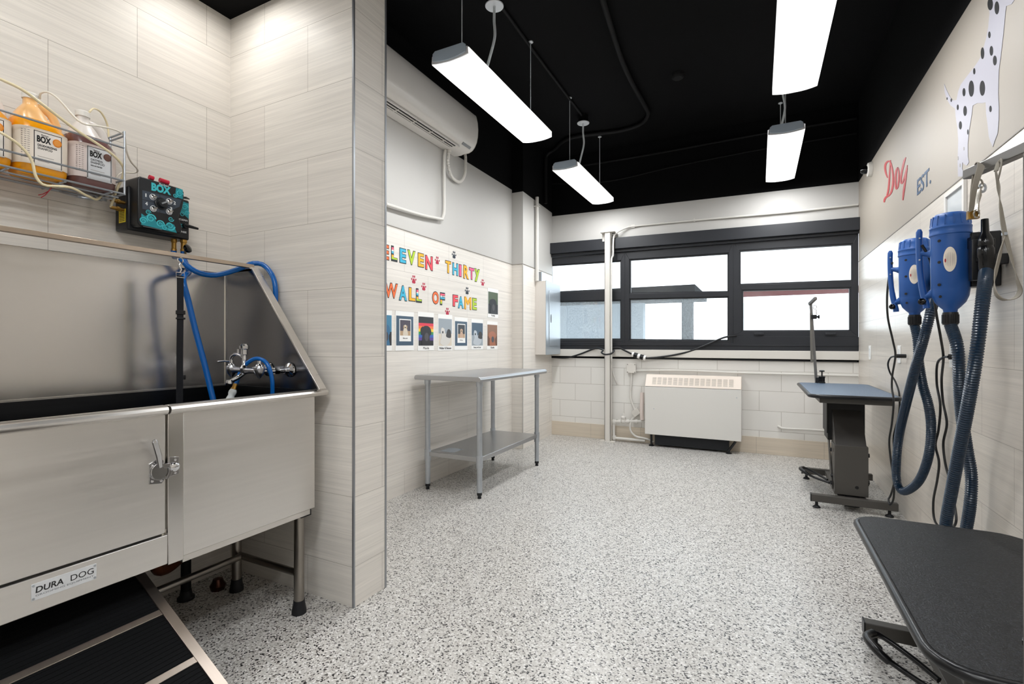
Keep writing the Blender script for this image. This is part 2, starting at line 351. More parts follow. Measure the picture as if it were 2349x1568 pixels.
for i, (O, U, Lo) in enumerate(wins):
    t = bpy.data.objects.new('window_%d' % (i+1), None); C.objects.link(t); t['kind'] = 'structure'
    o = [A(*p) for p in O]; u = [A(*p) for p in U]; l = [A(*p) for p in Lo]
    o = [(max(0, min(BL, a)), z) for a, z in o]
    b = MB()
    for poly in ([o[0], o[1], u[1], u[0]], [u[3], u[2], l[1], l[0]], [l[3], l[2], o[2], o[3]], [o[0], u[0], u[3], l[0], l[3], o[3]], [o[1], o[2], l[2], l[1], u[2], u[1]]):
        b.slab(BW, poly, -.06, .0)
    b.build('frame', darkframe, t, bev=.002, smooth_deg=0)
    # sash beads round each pane, a step behind the frame face
    for q, nm in ((u, 'sash'), (l, 'sash')):
        cx = sum(p[0] for p in q)/4; cz = sum(p[1] for p in q)/4
        q2 = [(p[0] + (.014 if p[0] < cx else -.014), p[1] + (.014 if p[1] < cz else -.014)) for p in q]
        b = MB()
        for k in range(4): b.slab(BW, [q[k], q[(k+1) % 4], q2[(k+1) % 4], q2[k]], -.05, -.02 if i < 2 else -.008)
        b.build(nm, darkframe, t, smooth_deg=0)
    b = MB(); b.slab(BW, u, -.043, -.037); b.build('upper_pane', clear, t, smooth_deg=0)
    b = MB(); b.slab(BW, l, -.043, -.037); b.build('lower_pane', frost if i < 2 else clear, t, smooth_deg=0)
    if i == 2:
        for px in (1741, 1905):
            a, z = A(px, 765); b = MB(); b.rect(BW, a-.045, z-.012, a+.045, z+.008, 0, .02); b.build('latch', darkframe, t, bev=.003)
def zl(y, px=1264): return A(px, y)[1]
b = MB()
b.slab(BW, [(0, 2.405), (BL, 2.352), (BL, 2.232), (0, 2.272)], -.06, .075); b.slab(BW, [(0, 2.272), (BL, 2.232), (BL, 2.205), (0, 2.235)], -.06, .03)
st(b.build('trim_5', darkframe, bev=.003, smooth_deg=0))
b = MB(); a0, z0 = A(1290, 800); a1, z1 = A(1969, 806)
b.slab(BW, [(0, 1.16), (A(1682, 790)[0], 1.15), (A(1682, 770)[0], A(1682, 770)[1]), (BL, A(1969, 772)[1]), (BL, 1.073), (0, 1.078)], -.06, .004)
b.slab(BW, [(0, 1.135), (BL, 1.13), (BL, 1.122), (0, 1.127)], 0, .012)
st(b.build('trim_6', darkframe, bev=.002, smooth_deg=0))
b = MB(); b.slab(BW, [(0, 1.078), (BL, 1.073), (BL, .988), (0, .992)], -.06, .035); st(b.build('trim_7', off_white, bev=.004, smooth_deg=0))
b = MB(); b.slab(BW, [(0, .992), (BL, .988), (BL, .966), (0, .968)], -.03, .004); st(b.build('trim_8', black, smooth_deg=0))

# ------------------------------------------------------------------ outside the windows
g = MB(); g.box((-12, 5.96, -.12), (12, 30, -.05)); st(g.build('ground', mat('pale_concrete', 'b5b3ae', .9, bump=(12, .3)), smooth_deg=0))
t = thing('canopy', 'dark flat-roofed canopy on a square post, seen dimly through frosted glass', 'canopy', (-3, 8, 0))
dk = mat('dark_weathered_metal', '1b1c1f', .95, spec=.05)
OP = Yp(7.7)
x1 = OP.at(1594, 660)[0]
b = MB(); b.box((-8, 7.7, OP.at(1450, 676)[1]), (x1, 9.6, OP.at(1450, 659)[1])); b.build('roof', dk, t)
a0 = OP.at(1563, 700)[0]; a1 = OP.at(1588, 700)[0]
b = MB(); b.box((a0, 7.72, -.05), (a1, 7.72+a1-a0, 1.95)); b.build('post', dk, t)
b = MB(); b.box((-8, 9.3, -.05), (a0-.9, 9.5, 1.95)); b.build('rear_wall', mat('pale_blue_grey_wall', '9aa5ae', .8), t)
R2 = Yp(8.6); t = thing('boundary_rail', 'reddish brown horizontal rail behind the right hand window', 'rail', (0, 8.6, 0))
b = MB(); b.box((R2.at(1697, 670)[0], 8.6, R2.at(1820, 676)[1]), (R2.at(1990, 670)[0]+2, 8.66, R2.at(1820, 661)[1])); b.build('beam', mat('red_brown_paint', '5e2c2c', .6), t)
b = MB()
x = R2.at(1697, 670)[0]+.03; b.box((x-.03, 8.66, -.05), (x+.03, 8.72, 1.8))
b.build('post', mat('grey_white_post', 'd5dadd', .6), t)

# ------------------------------------------------------------------ pendant lamps
def diffuser_mat():
    m = bpy.data.materials.new('lamp_diffuser'); m.use_nodes = True; N = m.node_tree.nodes; L = m.node_tree.links; b = N['Principled BSDF']
    b.inputs['Base Color'].default_value = lin('f4efe6'); b.inputs['Roughness'].default_value = .4
    tc = N.new('ShaderNodeTexCoord'); s = N.new('ShaderNodeSeparateXYZ'); L.new(tc.outputs['Object'], s.inputs[0])
    def M(op, a, bb=None, c=None):
        n = N.new('ShaderNodeMath'); n.operation = op
        for i, v in enumerate((a, bb, c)):
            if v is None: continue
            if isinstance(v, (int, float)): n.inputs[i].default_value = v
            else: L.new(v, n.inputs[i])
        return n.outputs[0]
    # two tubes at x=+-.055 behind the lens: brighter bands, falling off to rim and ends
    d = M('ABSOLUTE', M('SUBTRACT', M('ABSOLUTE', s.outputs[0]), .052)); tube = M('SUBTRACT', 1, M('POWER', M('DIVIDE', d, .0745), 1.5))
    e = M('MINIMUM', 1, M('DIVIDE', M('SUBTRACT', .63, M('ABSOLUTE', s.outputs[1])), .16)); e = M('ADD', .02, M('MULTIPLY', M('POWER', M('MAXIMUM', e, 0), 1.5), .98))
    st_ = M('MULTIPLY', M('MAXIMUM', M('MULTIPLY', tube, e), .022), LAMP)
    b.inputs['Emission Color'].default_value = (.975, .99, 1, 1); L.new(st_, b.inputs['Emission Strength']); return m
DIF = diffuser_mat(); capm = mat('blue_grey_end_cap', 'aebccb', .5); rodm = mat('pale_grey_rod', 'c3c7ca', .4); housing = mat('white_lamp_housing', 'cfcfd2', .4)
LW2, LZ = .125, 2.755
t0 = thing('pendant_lamp', 'long white pendant lamp beside the wall air conditioner, nearest of the left row', 'lamp', (-1.573, 2.945, LZ), 'pendant lamps')
def lamp_profile(k=1, top=.055):
    pts = [(-LW2*k, top)] + [(LW2*k*math.sin(math.radians(a)), .013*(abs(math.sin(math.radians(a)))**2.4)) for a in range(-90, 91, 10)] + [(LW2*k, top)]
    return pts
LP = Plane((-1.573, 2.945, LZ), (1, 0, 0), (0, -1, 0))
b = MB(); b.slab(LP, lamp_profile(), -.615, .615); b.build('diffuser', DIF, t0)
b = MB(); b.slab(LP, [(-.105, .054), (.105, .054), (.09, .078), (-.09, .078)], -.60, .60); b.build('housing', housing, t0, bev=.003)
for s in (-1, 1):
    pr = [(x*.99, .004 + z*.97) for x, z in lamp_profile()] ; b = MB(); b.slab(LP, [(-.12, .058)] + pr[1:-1] + [(.12, .058)], s*.6151, s*.622); b.build('end_rim', housing, t0)
    b = MB(); b.slab(LP, [(-.112, .066), (-.112, .026)] + [(.112*math.sin(math.radians(a)), .011 + .015*abs(math.sin(math.radians(a)))**2.2) for a in range(-80, 81, 16)] + [(.112, .026), (.112, .066), (.095, .080), (-.095, .080)], s*.6222, s*.630); b.build('end_cap', capm, t0, bev=.002)
    b = MB(); y = 2.945 + s*.49; b.cyl((-1.573, y, LZ+.07), (-1.573, y, CZ-.004), .0032, 8); b.lathe((-1.573, y, CZ-.012), [(.02, .012), (.02, .006), (.006, 0), (.0032, -.008)], 12); b.build('suspension_rod', rodm, t0)
b = MB(); yc = 2.945 - .09
b.lathe((-1.573, yc, CZ-.085), [(0, 0), (.06, .0), (.062, .003), (.062, .006), (0, .007)], 28); can = b.build('canopy_plate', rodm, t0)
b = MB(); b.lathe((-1.573, yc, CZ-.078), [(.052, 0), (.054, .076)], 8); b.build('ceiling_box', black, t0)
b = MB(); b.tube([(-1.573, yc, LZ+.725-.08), (-1.575, yc, LZ+.55), (-1.56, yc-.02, LZ+.42), (-1.583, yc-.05, LZ+.27), (-1.60, yc-.08, LZ+.15), (-1.60, yc-.085, LZ+.075)], .0085, 8, None, .004, (0, .0012)); b.build('flexible_conduit', rodm, t0)
for k, (x, y, lab) in enumerate([(-1.60, 4.875, 'long white pendant lamp by the far left pilaster, in front of the windows'), (.205, 2.99, 'long white pendant lamp cut off by the top of the picture, right row'),
                       (.19, 4.91, 'shorter looking white pendant lamp above the right hand window'), (-.6, -.15, 'added pendant lamp out of view, brightening the bath alcove'), (.35, .1, 'added pendant lamp out of view, brightening the near grooming table side'), (-.35, -2.1, 'added pendant lamp out of view, giving fill light from the rear')]):
    c = copy_tree(t0, (x, y, LZ)); c['label'] = lab  # the last three are added lamps, out of view, to brighten the room
# recessed lamp in the alcove soffit
t = thing('recessed_downlight', 'small round recessed lamp in the black soffit over the bath corner', 'lamp', (-2.12, 1.33, 2.81))
b = MB(); b.lathe((-2.12, 1.33, 2.80), [(.062, .0095), (.085, .0095), (.085, .003), (.078, 0), (.062, .004)], 28, closed=True); b.build('trim_ring', mat('white_trim', 'd9d9d6', .4), t)
b = MB(); b.lathe((-2.12, 1.33, 2.803), [(0, .003), (.061, .003), (.061, .0065), (0, .0065)], 28); b.build('lens', mat('downlight_lens', 'fff3dc', .4, emit=('fdfbf7', 33)), t)
t = copy_tree(t, (-2.0, .35, 2.81)); t['label'] = 'added round lamp out of view in the soffit, brightening the left end of the bath'  # extra unseen lamp, added to lift the light in the alcove
t = copy_tree(t, (-1.8, .75, 2.81)); t['label'] = 'added round lamp out of view in the soffit, brightening the front edge of the bath'  # second extra lamp, also added for more alcove light

# ------------------------------------------------------------------ black ceiling conduits, detector, camera dome
def pipe_run(name, lab, pts, r, m, step=.03, cat='pipe', n=10, clips=()):
    t = thing(name, lab, cat, pts[0]); b = MB(); b.tube(pts, r, n, None, step); b.build('tube', m, t)
    for q, sz in clips: b = MB(); b.box([q[i]-sz[i] for i in range(3)], [q[i]+sz[i] for i in range(3)]); b.build('clip', m, t)
    return t
CP = Zp(CZ-.03)
def cpt(x, y): a, bb = CP.at(x, y); return Vector((a, bb, CZ-.03))
bk = mat('black_conduit', '0c0c0d', .7, spec=.3)
pts = [cpt(1365, -60), cpt(1420, 120), cpt(1450, 190), cpt(1478, 240), cpt(1487, 262), cpt(1470, 284), cpt(1420, 300), cpt(1310, 316)]
pc = PP.pt(1252, 345, .035); pts += [Vector((pc.x+.12, pc.y-.02, CZ-.03)), Vector((pc.x+.03, pc.y, CZ-.06)), Vector((pc.x, pc.y, CZ-.16)), Vector((pc.x, pc.y, 2.83))]
pipe_run('ceiling_conduit', 'thick black conduit bending across the black ceiling and down the pilaster', pts, .021, bk, .03)
pipe_run('ceiling_conduit', 'thin black conduit linking the two left hand lamp boxes on the ceiling', [(-1.573, 2.1, CZ-.02), (-1.573, 2.8, CZ-.02), (-1.59, 3.6, CZ-.02), (-1.6, 4.74, CZ-.02)], .011, bk, .1)
wy = BYL - .03
pipe_run('ceiling_conduit', 'upper black conduit running along the black band of the window wall', [BW.P(.1, 3.33, .03), BW.P(1.2, 3.31, .03), BW.P(2.4, 3.32, .03), BW.P(BL-.02, 3.31, .03)], .012, bk, .2)
pipe_run('ceiling_conduit', 'lower sagging black cable along the black band of the window wall', [BW.P(.1, 3.16, .025), BW.P(.8, 3.08, .03), BW.P(1.6, 3.13, .03), BW.P(2.4, 3.16, .03), BW.P(BL-.02, 3.17, .025)], .007, bk, .1)
q = cpt(1555, 178); t = thing('smoke_detector', 'small black painted detector on the black ceiling', 'detector', (q.x, q.y, CZ))
b = MB(); b.lathe((q.x, q.y, CZ-.04), [(0, 0), (.04, .002), (.052, .015), (.055, .04)], 20); b.build('body', bk, t)
q = RW.pt(2000, 388, 0); t = thing('security_camera', 'small cream dome camera high on the right wall by the window corner', 'camera', q)
b = MB(); b.lathe(q, [(.062, 0), (.062, .012), (.056, .03), (.04, .035), (0, .036)], 24, None, (-1, 0, 0)); b.build('base', off_white, t)
b = MB(); b.lathe(q + Vector((-.036, 0, 0)), [(.034, 0), (.033, .02), (.025, .038), (.012, .046), (0, .047)], 20, None, (-1, 0, 0)); b.build('lens_dome', mat('black_gloss', '050506', .08), t)

# ------------------------------------------------------------------ wall air conditioner
t = thing('air_conditioner', 'white wall mounted air conditioner above the display wall', 'air conditioner', (WX, 3.1, 2.81))
AP = Plane((WX, 3.645, 0), (1, 0, 0), (0, 1, 0)); acw = mat('warm_white_plastic', 'dedad5', .22, coat=.3)
prof = [(.002, 2.808), (.075, 2.806), (.10, 2.812), (.155, 2.812), (.19, 2.826), (.215, 2.85), (.236, 2.89), (.247, 2.94), (.25, 3.0), (.245, 3.06), (.232, 3.115), (.222, 3.13), (.002, 3.13)]
b = MB(); b.slab(AP, prof, -1.16, 0); b.build('casing', acw, t, bev=.004)
# slightly proud end cap profile
b = MB(); b.slab(AP, [(p[0]*1.0 + .0, p[1]) for p in prof], .0, .004); b.build('side_panel', mat('warm_white_edge', 'cdc8c1', .3), t)
BP = Plane((WX, 0, 2.807), (0, 1, 0), (0, 0, -1), (1, 0, 0))      # a: Y, b: distance from wall
b = MB(); b.rect(BP, 2.55, .095, 3.44, .165, -.012, .004); b.build('air_outlet', mat('dark_slot', '1d1e1f', .5), t)
for c in (.112, .14):
    b = MB(); b.beam((WX+c, 2.55, 2.800), (WX+c, 3.43, 2.800), .010, .004); b.build('vane', acw, t)
b = MB(); b.rect(BP, 2.50, .165, 3.47, .174, -.006, .010); b.build('outlet_lip', acw, t, bev=.002)
b = MB(); b.slab(Plane((WX+.198, 0, 2.8335), (0, 1, 0), (.72, 0, -.69), (.69, 0, .72)), [(3.475, -.012), (3.60, -.012), (3.60, .012), (3.475, .012)], -.004, .0035); b.build('display_panel', mat('grey_display', '8a8a8c', .3), t)
for y in (2.72, 2.92, 3.12, 3.3): b = MB(); b.box((WX+.1, y-.004, 2.796), (WX+.15, y+.004, 2.806)); b.build('vane_pivot', acw, t)
# its services: straight conduit, trunking, flexible loop
cc = mat('painted_conduit', 'd5d2cc', .45)
p1 = LW.pt(1019, 340, .03); p2 = LW.pt(1016, 505, .03)
pipe_run('wall_conduit', 'white conduit dropping from the air conditioner and turning left along the display wall', [Vector((p1.x, p1.y+.02, 2.80)), Vector((p1.x, p1.y, 2.70)), Vector((p2.x, p1.y, 2.30)), Vector((p2.x, p2.y, p2.z+.03)), Vector((p2.x, p2.y-.01, p2.z+.006)), Vector((p2.x, p2.y-.05, p2.z+.002)), LW.pt(960, 491, .03), LW.pt(885, 468, .03)], .0135, cc, .03)
lp = [LW.pt(1030, 347, .05), LW.pt(1028, 375, .05), LW.pt(1036, 404, .04), LW.pt(1054, 417, .03), LW.pt(1066, 400, .03), LW.pt(1068, 362, .03), LW.pt(1064, 345, .03)]
t = thing('flexible_conduit', 'white ribbed conduit hanging in a loop under the air conditioner', 'conduit', lp[0])
b = MB(); b.tube(lp, .013, 10, None, .006, (0, .0015)); b.build('tube', cc, t)
b = MB(); b.cyl(lp[0] + Vector((0, 0, .03)), lp[0] - Vector((0, 0, .01)), .02, 12); b.build('collar', cc, t)

# ------------------------------------------------------------------ lettering, paw prints
OUT = mat('black_ink', '1b1b1d', .5); WHT = mat('white_vinyl', 'f3f2ef', .45)
COLS = dict(orange='f0713a', blue='3fb4d6', green='b3d233', yellow='f6b429', red='ef4f5b', pink='e8628f')
cm = {k: mat('vinyl_' + k, v, .5) for k, v in COLS.items()}
def stripe_mat():
    m = bpy.data.materials.new('vinyl_stripes'); m.use_nodes = True; N = m.node_tree.nodes; L = m.node_tree.links; b = N['Principled BSDF']; b.inputs['Roughness'].default_value = .5
    tc = N.new('ShaderNodeTexCoord'); s = N.new('ShaderNodeSeparateXYZ'); L.new(tc.outputs['Object'], s.inputs[0])
    k = N.new('ShaderNodeMath'); k.operation = 'MULTIPLY_ADD'; k.inputs[1].default_value = 1/.13; k.inputs[2].default_value = .5; L.new(s.outputs[2], k.inputs[0])
    cr = N.new('ShaderNodeValToRGB'); cr.color_ramp.interpolation = 'CONSTANT'; e = cr.color_ramp.elements; e[0].color = lin('27333b'); e[0].position = 0; e[1].color = lin('b3d233'); e[1].position = .17
    for p, c in ((.3, 'f6b429'), (.42, '27333b'), (.5, '3fb4d6'), (.62, 'eceae6'), (.7, 'ef5f7b'), (.84, '27333b')): q = e.new(p); q.color = lin(c)
    L.new(k.outputs[0], cr.inputs[0]); L.new(cr.outputs[0], b.inputs['Base Color']); return m
STR = stripe_mat()
LET = [  # char, px x0,x1, y0,y1, colour, label
 ('E', 878, 892.5, 560, 596, 'orange', 'orange letter E half hidden by the tiled partition edge'),
 ('L', 897, 911.5, 564, 599.5, 'stripe', 'striped letter L on the upper row of the display wall'),
 ('E', 916, 931.5, 569, 604, 'blue', 'sky blue letter E on the upper row'),
 ('V', 934, 953, 573.5, 608, 'green', 'lime green letter V on the upper row'),
 ('E', 958, 972.5, 580, 613, 'yellow', 'yellow letter E between green V and red N'),
 ('N', 975, 992.5, 586, 620, 'red', 'red letter N beside a red paw print'),
 ('T', 1021, 1034.5, 597.5, 627, 'yellow', 'yellow letter T starting the second word of the upper row'),
 ('H', 1037.5, 1050.5, 602.5, 632, 'blue', 'sky blue letter H on the upper row'),
 ('I', 1052.5, 1058.5, 606, 635, 'pink', 'pink letter I between blue H and yellow R'),
 ('R', 1062.5, 1075.5, 608, 640, 'yellow', 'yellow letter R on the upper row'),
 ('T', 1075.5, 1087.5, 613.5, 641.5, 'pink', 'pink letter T beside the green Y'),
 ('y', 1088, 1100.5, 616, 647, 'green', 'lime green letter Y ending the upper row'),
 ('W', 881, 912.5, 648, 684, 'orange', 'orange letter W starting the lower row'),
 ('A', 914.5, 933.5, 654, 690, 'blue', 'sky blue letter A next to the orange W'),
 ('L', 937, 953, 659, 691, 'yellow', 'yellow letter L on the lower row'),
 ('L', 954, 967.5, 661.5, 694, 'stripe', 'striped letter L on the lower row'),
 ('O', 991, 1006.5, 667.5, 698, 'orange', 'orange letter O on the lower row'),
 ('F', 1009, 1020.5, 670.5, 700, 'stripe', 'striped letter F next to the orange O'),
 ('F', 1038, 1050.5, 675.5, 703.5, 'red', 'red letter F starting the last word'),
 ('A', 1050, 1063.5, 679, 707.5, 'blue', 'sky blue letter A in the last word'),
 ('M', 1065, 1081, 680.5, 710, 'yellow', 'yellow letter M in the last word'),
 ('E', 1083, 1093.5, 683, 711, 'green', 'lime green letter E ending the lower row')]
for ch, x0, x1, y0, y1, c, lab in LET:
    xm = (x0+x1)/2; ym = (y0+y1)/2; a0 = LW.at(x0, ym)[0]; a1 = LW.at(x1, ym)[0]; z1 = LW.at(xm, y0)[1]; z0 = LW.at(xm, y1)[1]
    t = thing('letter_sticker', lab, 'letter', LW.P((a0+a1)/2, (z0+z1)/2), 'cut out letters on the display wall')
    g = .0055; bo = .03 if ch not in 'MW' else .015
    b = MB()
    if ch == 'M':
        for dx, dz in ((-1, -1), (-1, 0), (-1, 1), (0, -1), (0, 1), (1, -1), (1, 0), (1, 1)): b.text(LW, ch, a0+g+.006*dx, z0+g+.005*dz, a1-g+.006*dx, z1-g+.005*dz, .0008, .0018)
        for dx in (-1, 1): b.text(LW, ch, a0+g+.003*dx, z0+g, a1-g+.003*dx, z1-g, .0018, .00259, m=cm[c])
    else: b.text(LW, ch, a0, z0, a1, z1, .0008, .0018, bold=bo + .03)
    b.build('outline', OUT, t, smooth_deg=0)
    b = MB(); b.text(LW, ch, a0+g, z0+g, a1-g, z1-g, .0018, .0026, bold=bo); b.build('face', STR if c == 'stripe' else cm[c], t, smooth_deg=0)
PAW = [(997, 1008.5, 587, 606, 'red', 'red paw print after the letter N'), (1036, 1046.5, 575, 592.5, 'navy', 'navy paw print above the word thirty'), (1102.5, 1111.5, 639.5, 655, 'red', 'red paw print below the green letter Y'),
       (942.5, 955, 630, 650, 'red', 'red paw print above the yellow letter L'), (966, 977.5, 647, 666, 'red', 'red paw print to the upper right of the striped L'), (1066, 1076.5, 657.5, 675, 'navy', 'navy paw print above the letter M'),
       (1020.5, 1031.5, 704.5, 722, 'red', 'red paw print hanging below the word of')]
pawm = {'red': mat('crimson_vinyl', 'b51f3f', .5), 'navy': mat('navy_vinyl', '1f2b38', .5)}
for x0, x1, y0, y1, c, lab in PAW:
    a0 = LW.at(x0, (y0+y1)/2)[0]; a1 = LW.at(x1, (y0+y1)/2)[0]; z1 = LW.at((x0+x1)/2, y0)[1]; z0 = LW.at((x0+x1)/2, y1)[1]; w_, h_ = a1-a0, z1-z0
    t = thing('paw_sticker', lab, 'paw print', LW.P((a0+a1)/2, (z0+z1)/2), 'paw prints on the display wall')
    sh = [[(.42, .58), (.5, .60), (.58, .58), (.70, .40), (.82, .22), (.78, .05), (.64, .0), (.5, .05), (.36, .0), (.22, .05), (.18, .22), (.30, .40)], oval(.13, .48, .10, .13, 12, .3), oval(.36, .80, .10, .15, 12, .1), oval(.64, .80, .10, .15, 12, -.1), oval(.87, .48, .10, .13, 12, -.3)]
    for k, s in enumerate(sh):
        mx = sum(p[0] for p in s)/len(s); my = sum(p[1] for p in s)/len(s)
        P = [(a0 + p[0]*w_, z0 + p[1]*h_) for p in s]; Q = [(a0 + (mx + (p[0]-mx)*1.22)*w_, z0 + (my + (p[1]-my)*1.16)*h_) for p in s]
        b = MB(); b.slab(LW, Q, .0006, .0009 + .0001*k); b.build('border', WHT, t, smooth_deg=0)
        b = MB(); b.slab(LW, P, .0006, .0022); b.build('pad' if k == 0 else 'toe', pawm[c], t, smooth_deg=0)

# ------------------------------------------------------------------ dog photographs
def M(n, c): return mat('print_' + n, c, .35)
NAVY, SLATE, TEAL, CREAM, GREY, BRN, DK = M('navy', '1d2733'), M('slate', '40576b'), M('teal', '3f7fa0'), M('cream', 'd9cdbb'), M('grey', '9aa3aa'), M('brown', '8a6248'), M('dark', '1b1c1f')
def dog(t, a, z, w, h, body, kind='head'):
    """simple printed dog: u,v in 0..1 of the picture"""
    def f(s):
        q = [(a + p[0]*w, z + p[1]*h) for p in s]
        if len(q) >= 12: return q
        r = smooth([Vector((x, y, 0)) for x, y in q], .006, True); return [(max(a, min(a+w, v.x)), max(z, min(z+h, v.y))) for v in r]
    def lay(nm, s, c, m): b = MB(); b.slab(LW, f(s), .002, c); b.build(nm, m, t, smooth_deg=0)
    if kind == 'head':
        lay('printed_dog', [(.25, 0), (.8, 0), (.72, .25), (.78, .5), (.7, .62), (.62, .68), (.38, .68), (.28, .6), (.24, .35)], .0046, body)
        lay('printed_ear', [(.28, .66), (.13, .58), (.12, .45), (.2, .36), (.33, .5)], .0048, body); lay('printed_ear', [(.66, .66), (.8, .58), (.84, .44), (.76, .36), (.64, .5)], .0048, body)
        lay('printed_muzzle', oval(.52, .3, .14, .15, 14), .0050, M('muzzle', '4a474b'))
    elif kind == 'sit':
        lay('printed_dog', [(.3, 0), (.72, 0), (.72, .25), (.66, .42), (.6, .45), (.62, .6), (.5, .7), (.36, .62), (.34, .45), (.3, .3)], .0046, body)
        lay('printed_ear', oval(.36, .55, .06, .12, 10), .0048, M('ear', 'b59b7c')); lay('printed_ear', oval(.63, .55, .06, .12, 10), .0048, M('ear', 'b59b7c'))
        lay('printed_muzzle', oval(.49, .52, .06, .05, 10), .0050, DK)
    else:
        lay('printed_dog', [(.12, .1), (.5, .0), (.85, .15), (.8, .45), (.62, .5), (.5, .42), (.42, .62), (.22, .66), (.16, .5), (.22, .35)], .0046, body)
        lay('printed_dog', [(.55, .35), (.9, .3), (.92, .5), (.84, .6), (.68, .6)], .0048, M('patch', '33312f'))
        lay('printed_muzzle', oval(.3, .5, .05, .05, 10), .0050, DK)
PRN = [  # x0,x1,y0,y1(px), back, picture frame fractions, kind, dog, caption, label
 (872, 898.6, 711, 804, (TEAL, DK), None, 'head', M('blue', '3a6d92'), '', 'dog photo print half hidden behind the tiled partition'),
 (906.5, 949, 714, 803.5, (SLATE, SLATE), (.17, .14, .86, .90), 'sit', CREAM, 'Biscuit', 'dog photo with cream dog and small white inner frame, under the W and A'),
 (958, 995, 716, 803.6, ('rainbow', NAVY), None, 'head', M('blackdog', '232024'), 'Maude', 'photo of black dog before a rainbow flag'),
 (1004, 1037, 721, 803.4, (GREY, CREAM), None, 'lie', M('whitedog', 'd6d2cb'), 'Walter & Benson', 'photo of two white and brown dogs side by side'),
 (1042, 1072, 728, 802.3, (SLATE, SLATE), (.19, .12, .84, .90), 'sit', M('tan', 'c9a68d'), 'Milo', 'photo of a tan curly dog with small white inner frame'),
 (1080.5, 1108, 732, 801, (SLATE, GREY), None, 'lie', M('pale', 'b9c0c6'), 'Rusty and Joey', 'pale grey photo of dogs, second from the right in the row'),
 (1116.5, 1141, 737, 800.8, (BRN, M('auburn', '6d4a38')), None, 'head', M('ginger', 'a8694c'), 'Charlie', 'brown toned dog photo at the right end of the row'),
 (1118.5, 1142.5, 662, 728.5, (M('green', '4c5b42'), DK), None, 'head', M('darkdog', '202226'), 'Teddy', 'single dog photo placed above the others at the right end')]
for x0, x1, y0, y1, bgc, fr, kind, dm, cap, lab in PRN:
    xm = (x0+x1)/2; a0 = LW.at(x0, 760)[0]; a1 = LW.at(x1, 760)[0]; z1 = LW.at(xm, y0)[1]; z0 = LW.at(xm, y1)[1]; w_ = a1-a0; h_ = z1-z0
    t = thing('photo_print', lab, 'photograph', LW.P((a0+a1)/2, (z0+z1)/2), 'dog photographs on the display wall')
    b = MB(); b.rect(LW, a0, z0, a1, z1, .0005, .0025); b.build('paper', WHT, t, smooth_deg=0)
    m_ = .04; pa0, pa1, pz0, pz1 = a0+w_*m_, a1-w_*m_, z0+h_*.13, z1-h_*.12
    pw, ph = pa1-pa0, pz1-pz0
    if bgc[0] == 'rainbow':
        b = MB(); b.rect(LW, pa0, pz0, pa1, pz1, .002, .0033); b.build('printed_background', DK, t, smooth_deg=0)
        for k, c in enumerate(('e0344a', 'ef7a3c', 'f3cf3a', '2f8f4f', '2f5fae', '5b3f8f')): b = MB(); b.rect(LW, pa0, pz0 + ph*(.78-.1*(k+1)), pa1, pz0 + ph*(.78-.1*k), .003, .0037); b.build('flag_stripe', M('flag%d' % k, c), t, smooth_deg=0)
    else:
        b = MB(); b.rect(LW, pa0, pz0, pa1, pz0 + ph*.45, .002, .0033); b.build('printed_background', bgc[1], t, smooth_deg=0)
        b = MB(); b.rect(LW, pa0, pz0 + ph*.45, pa1, pz1, .002, .0033); b.build('printed_background', bgc[0], t, smooth_deg=0)
    if fr:
        fa0, fz0, fa1, fz1 = pa0+pw*fr[0], pz0+ph*fr[1]-.0, pa0+pw*fr[2], pz0+ph*fr[3]
        b = MB(); b.rect(LW, fa0, fz0, fa1, fz1, .0025, .0038); b.build('inner_frame', WHT, t, smooth_deg=0)
        ia0, iz0, ia1, iz1 = fa0+.008, fz0+(fz1-fz0)*.26, fa1-.008, fz1-.008
        b = MB(); b.rect(LW, ia0, iz0, ia1, iz1, .003, .0042); b.build('inner_picture', M('mulberry' if kind == 'sit' and cap == 'Biscuit' else 'charcoal', '4b4450' if cap == 'Biscuit' else '2c3036'), t, smooth_deg=0)
        b = MB(); b.rect(LW, ia0, iz0, ia1, iz0+(iz1-iz0)*.3, .003, .0044); b.build('inner_ground', M('straw', 'b89a78'), t, smooth_deg=0)
        dog(t, ia0, iz0, ia1-ia0, iz1-iz0, dm, kind)
        b = MB(); b.text(LW, cap, ia0+(ia1-ia0)*.28, fz0+(iz0-fz0)*.42, ia0+(ia1-ia0)*.72, fz0+(iz0-fz0)*.66, .0036, .0044, bold=.01); b.build('caption', OUT, t, smooth_deg=0)
    else:
        dog(t, pa0, pz0, pw, ph, dm, kind)
        if cap: cw = {'Maude': .36, 'Walter & Benson': .84, 'Rusty and Joey': .6}.get(cap, .36); b = MB(); b.text(LW, cap, a0+w_*(.5-cw/2), z0+h_*.035, a0+w_*(.5+cw/2), z0+h_*.095, .0024, .0034, bold=.02); b.build('caption', OUT, t, smooth_deg=0)

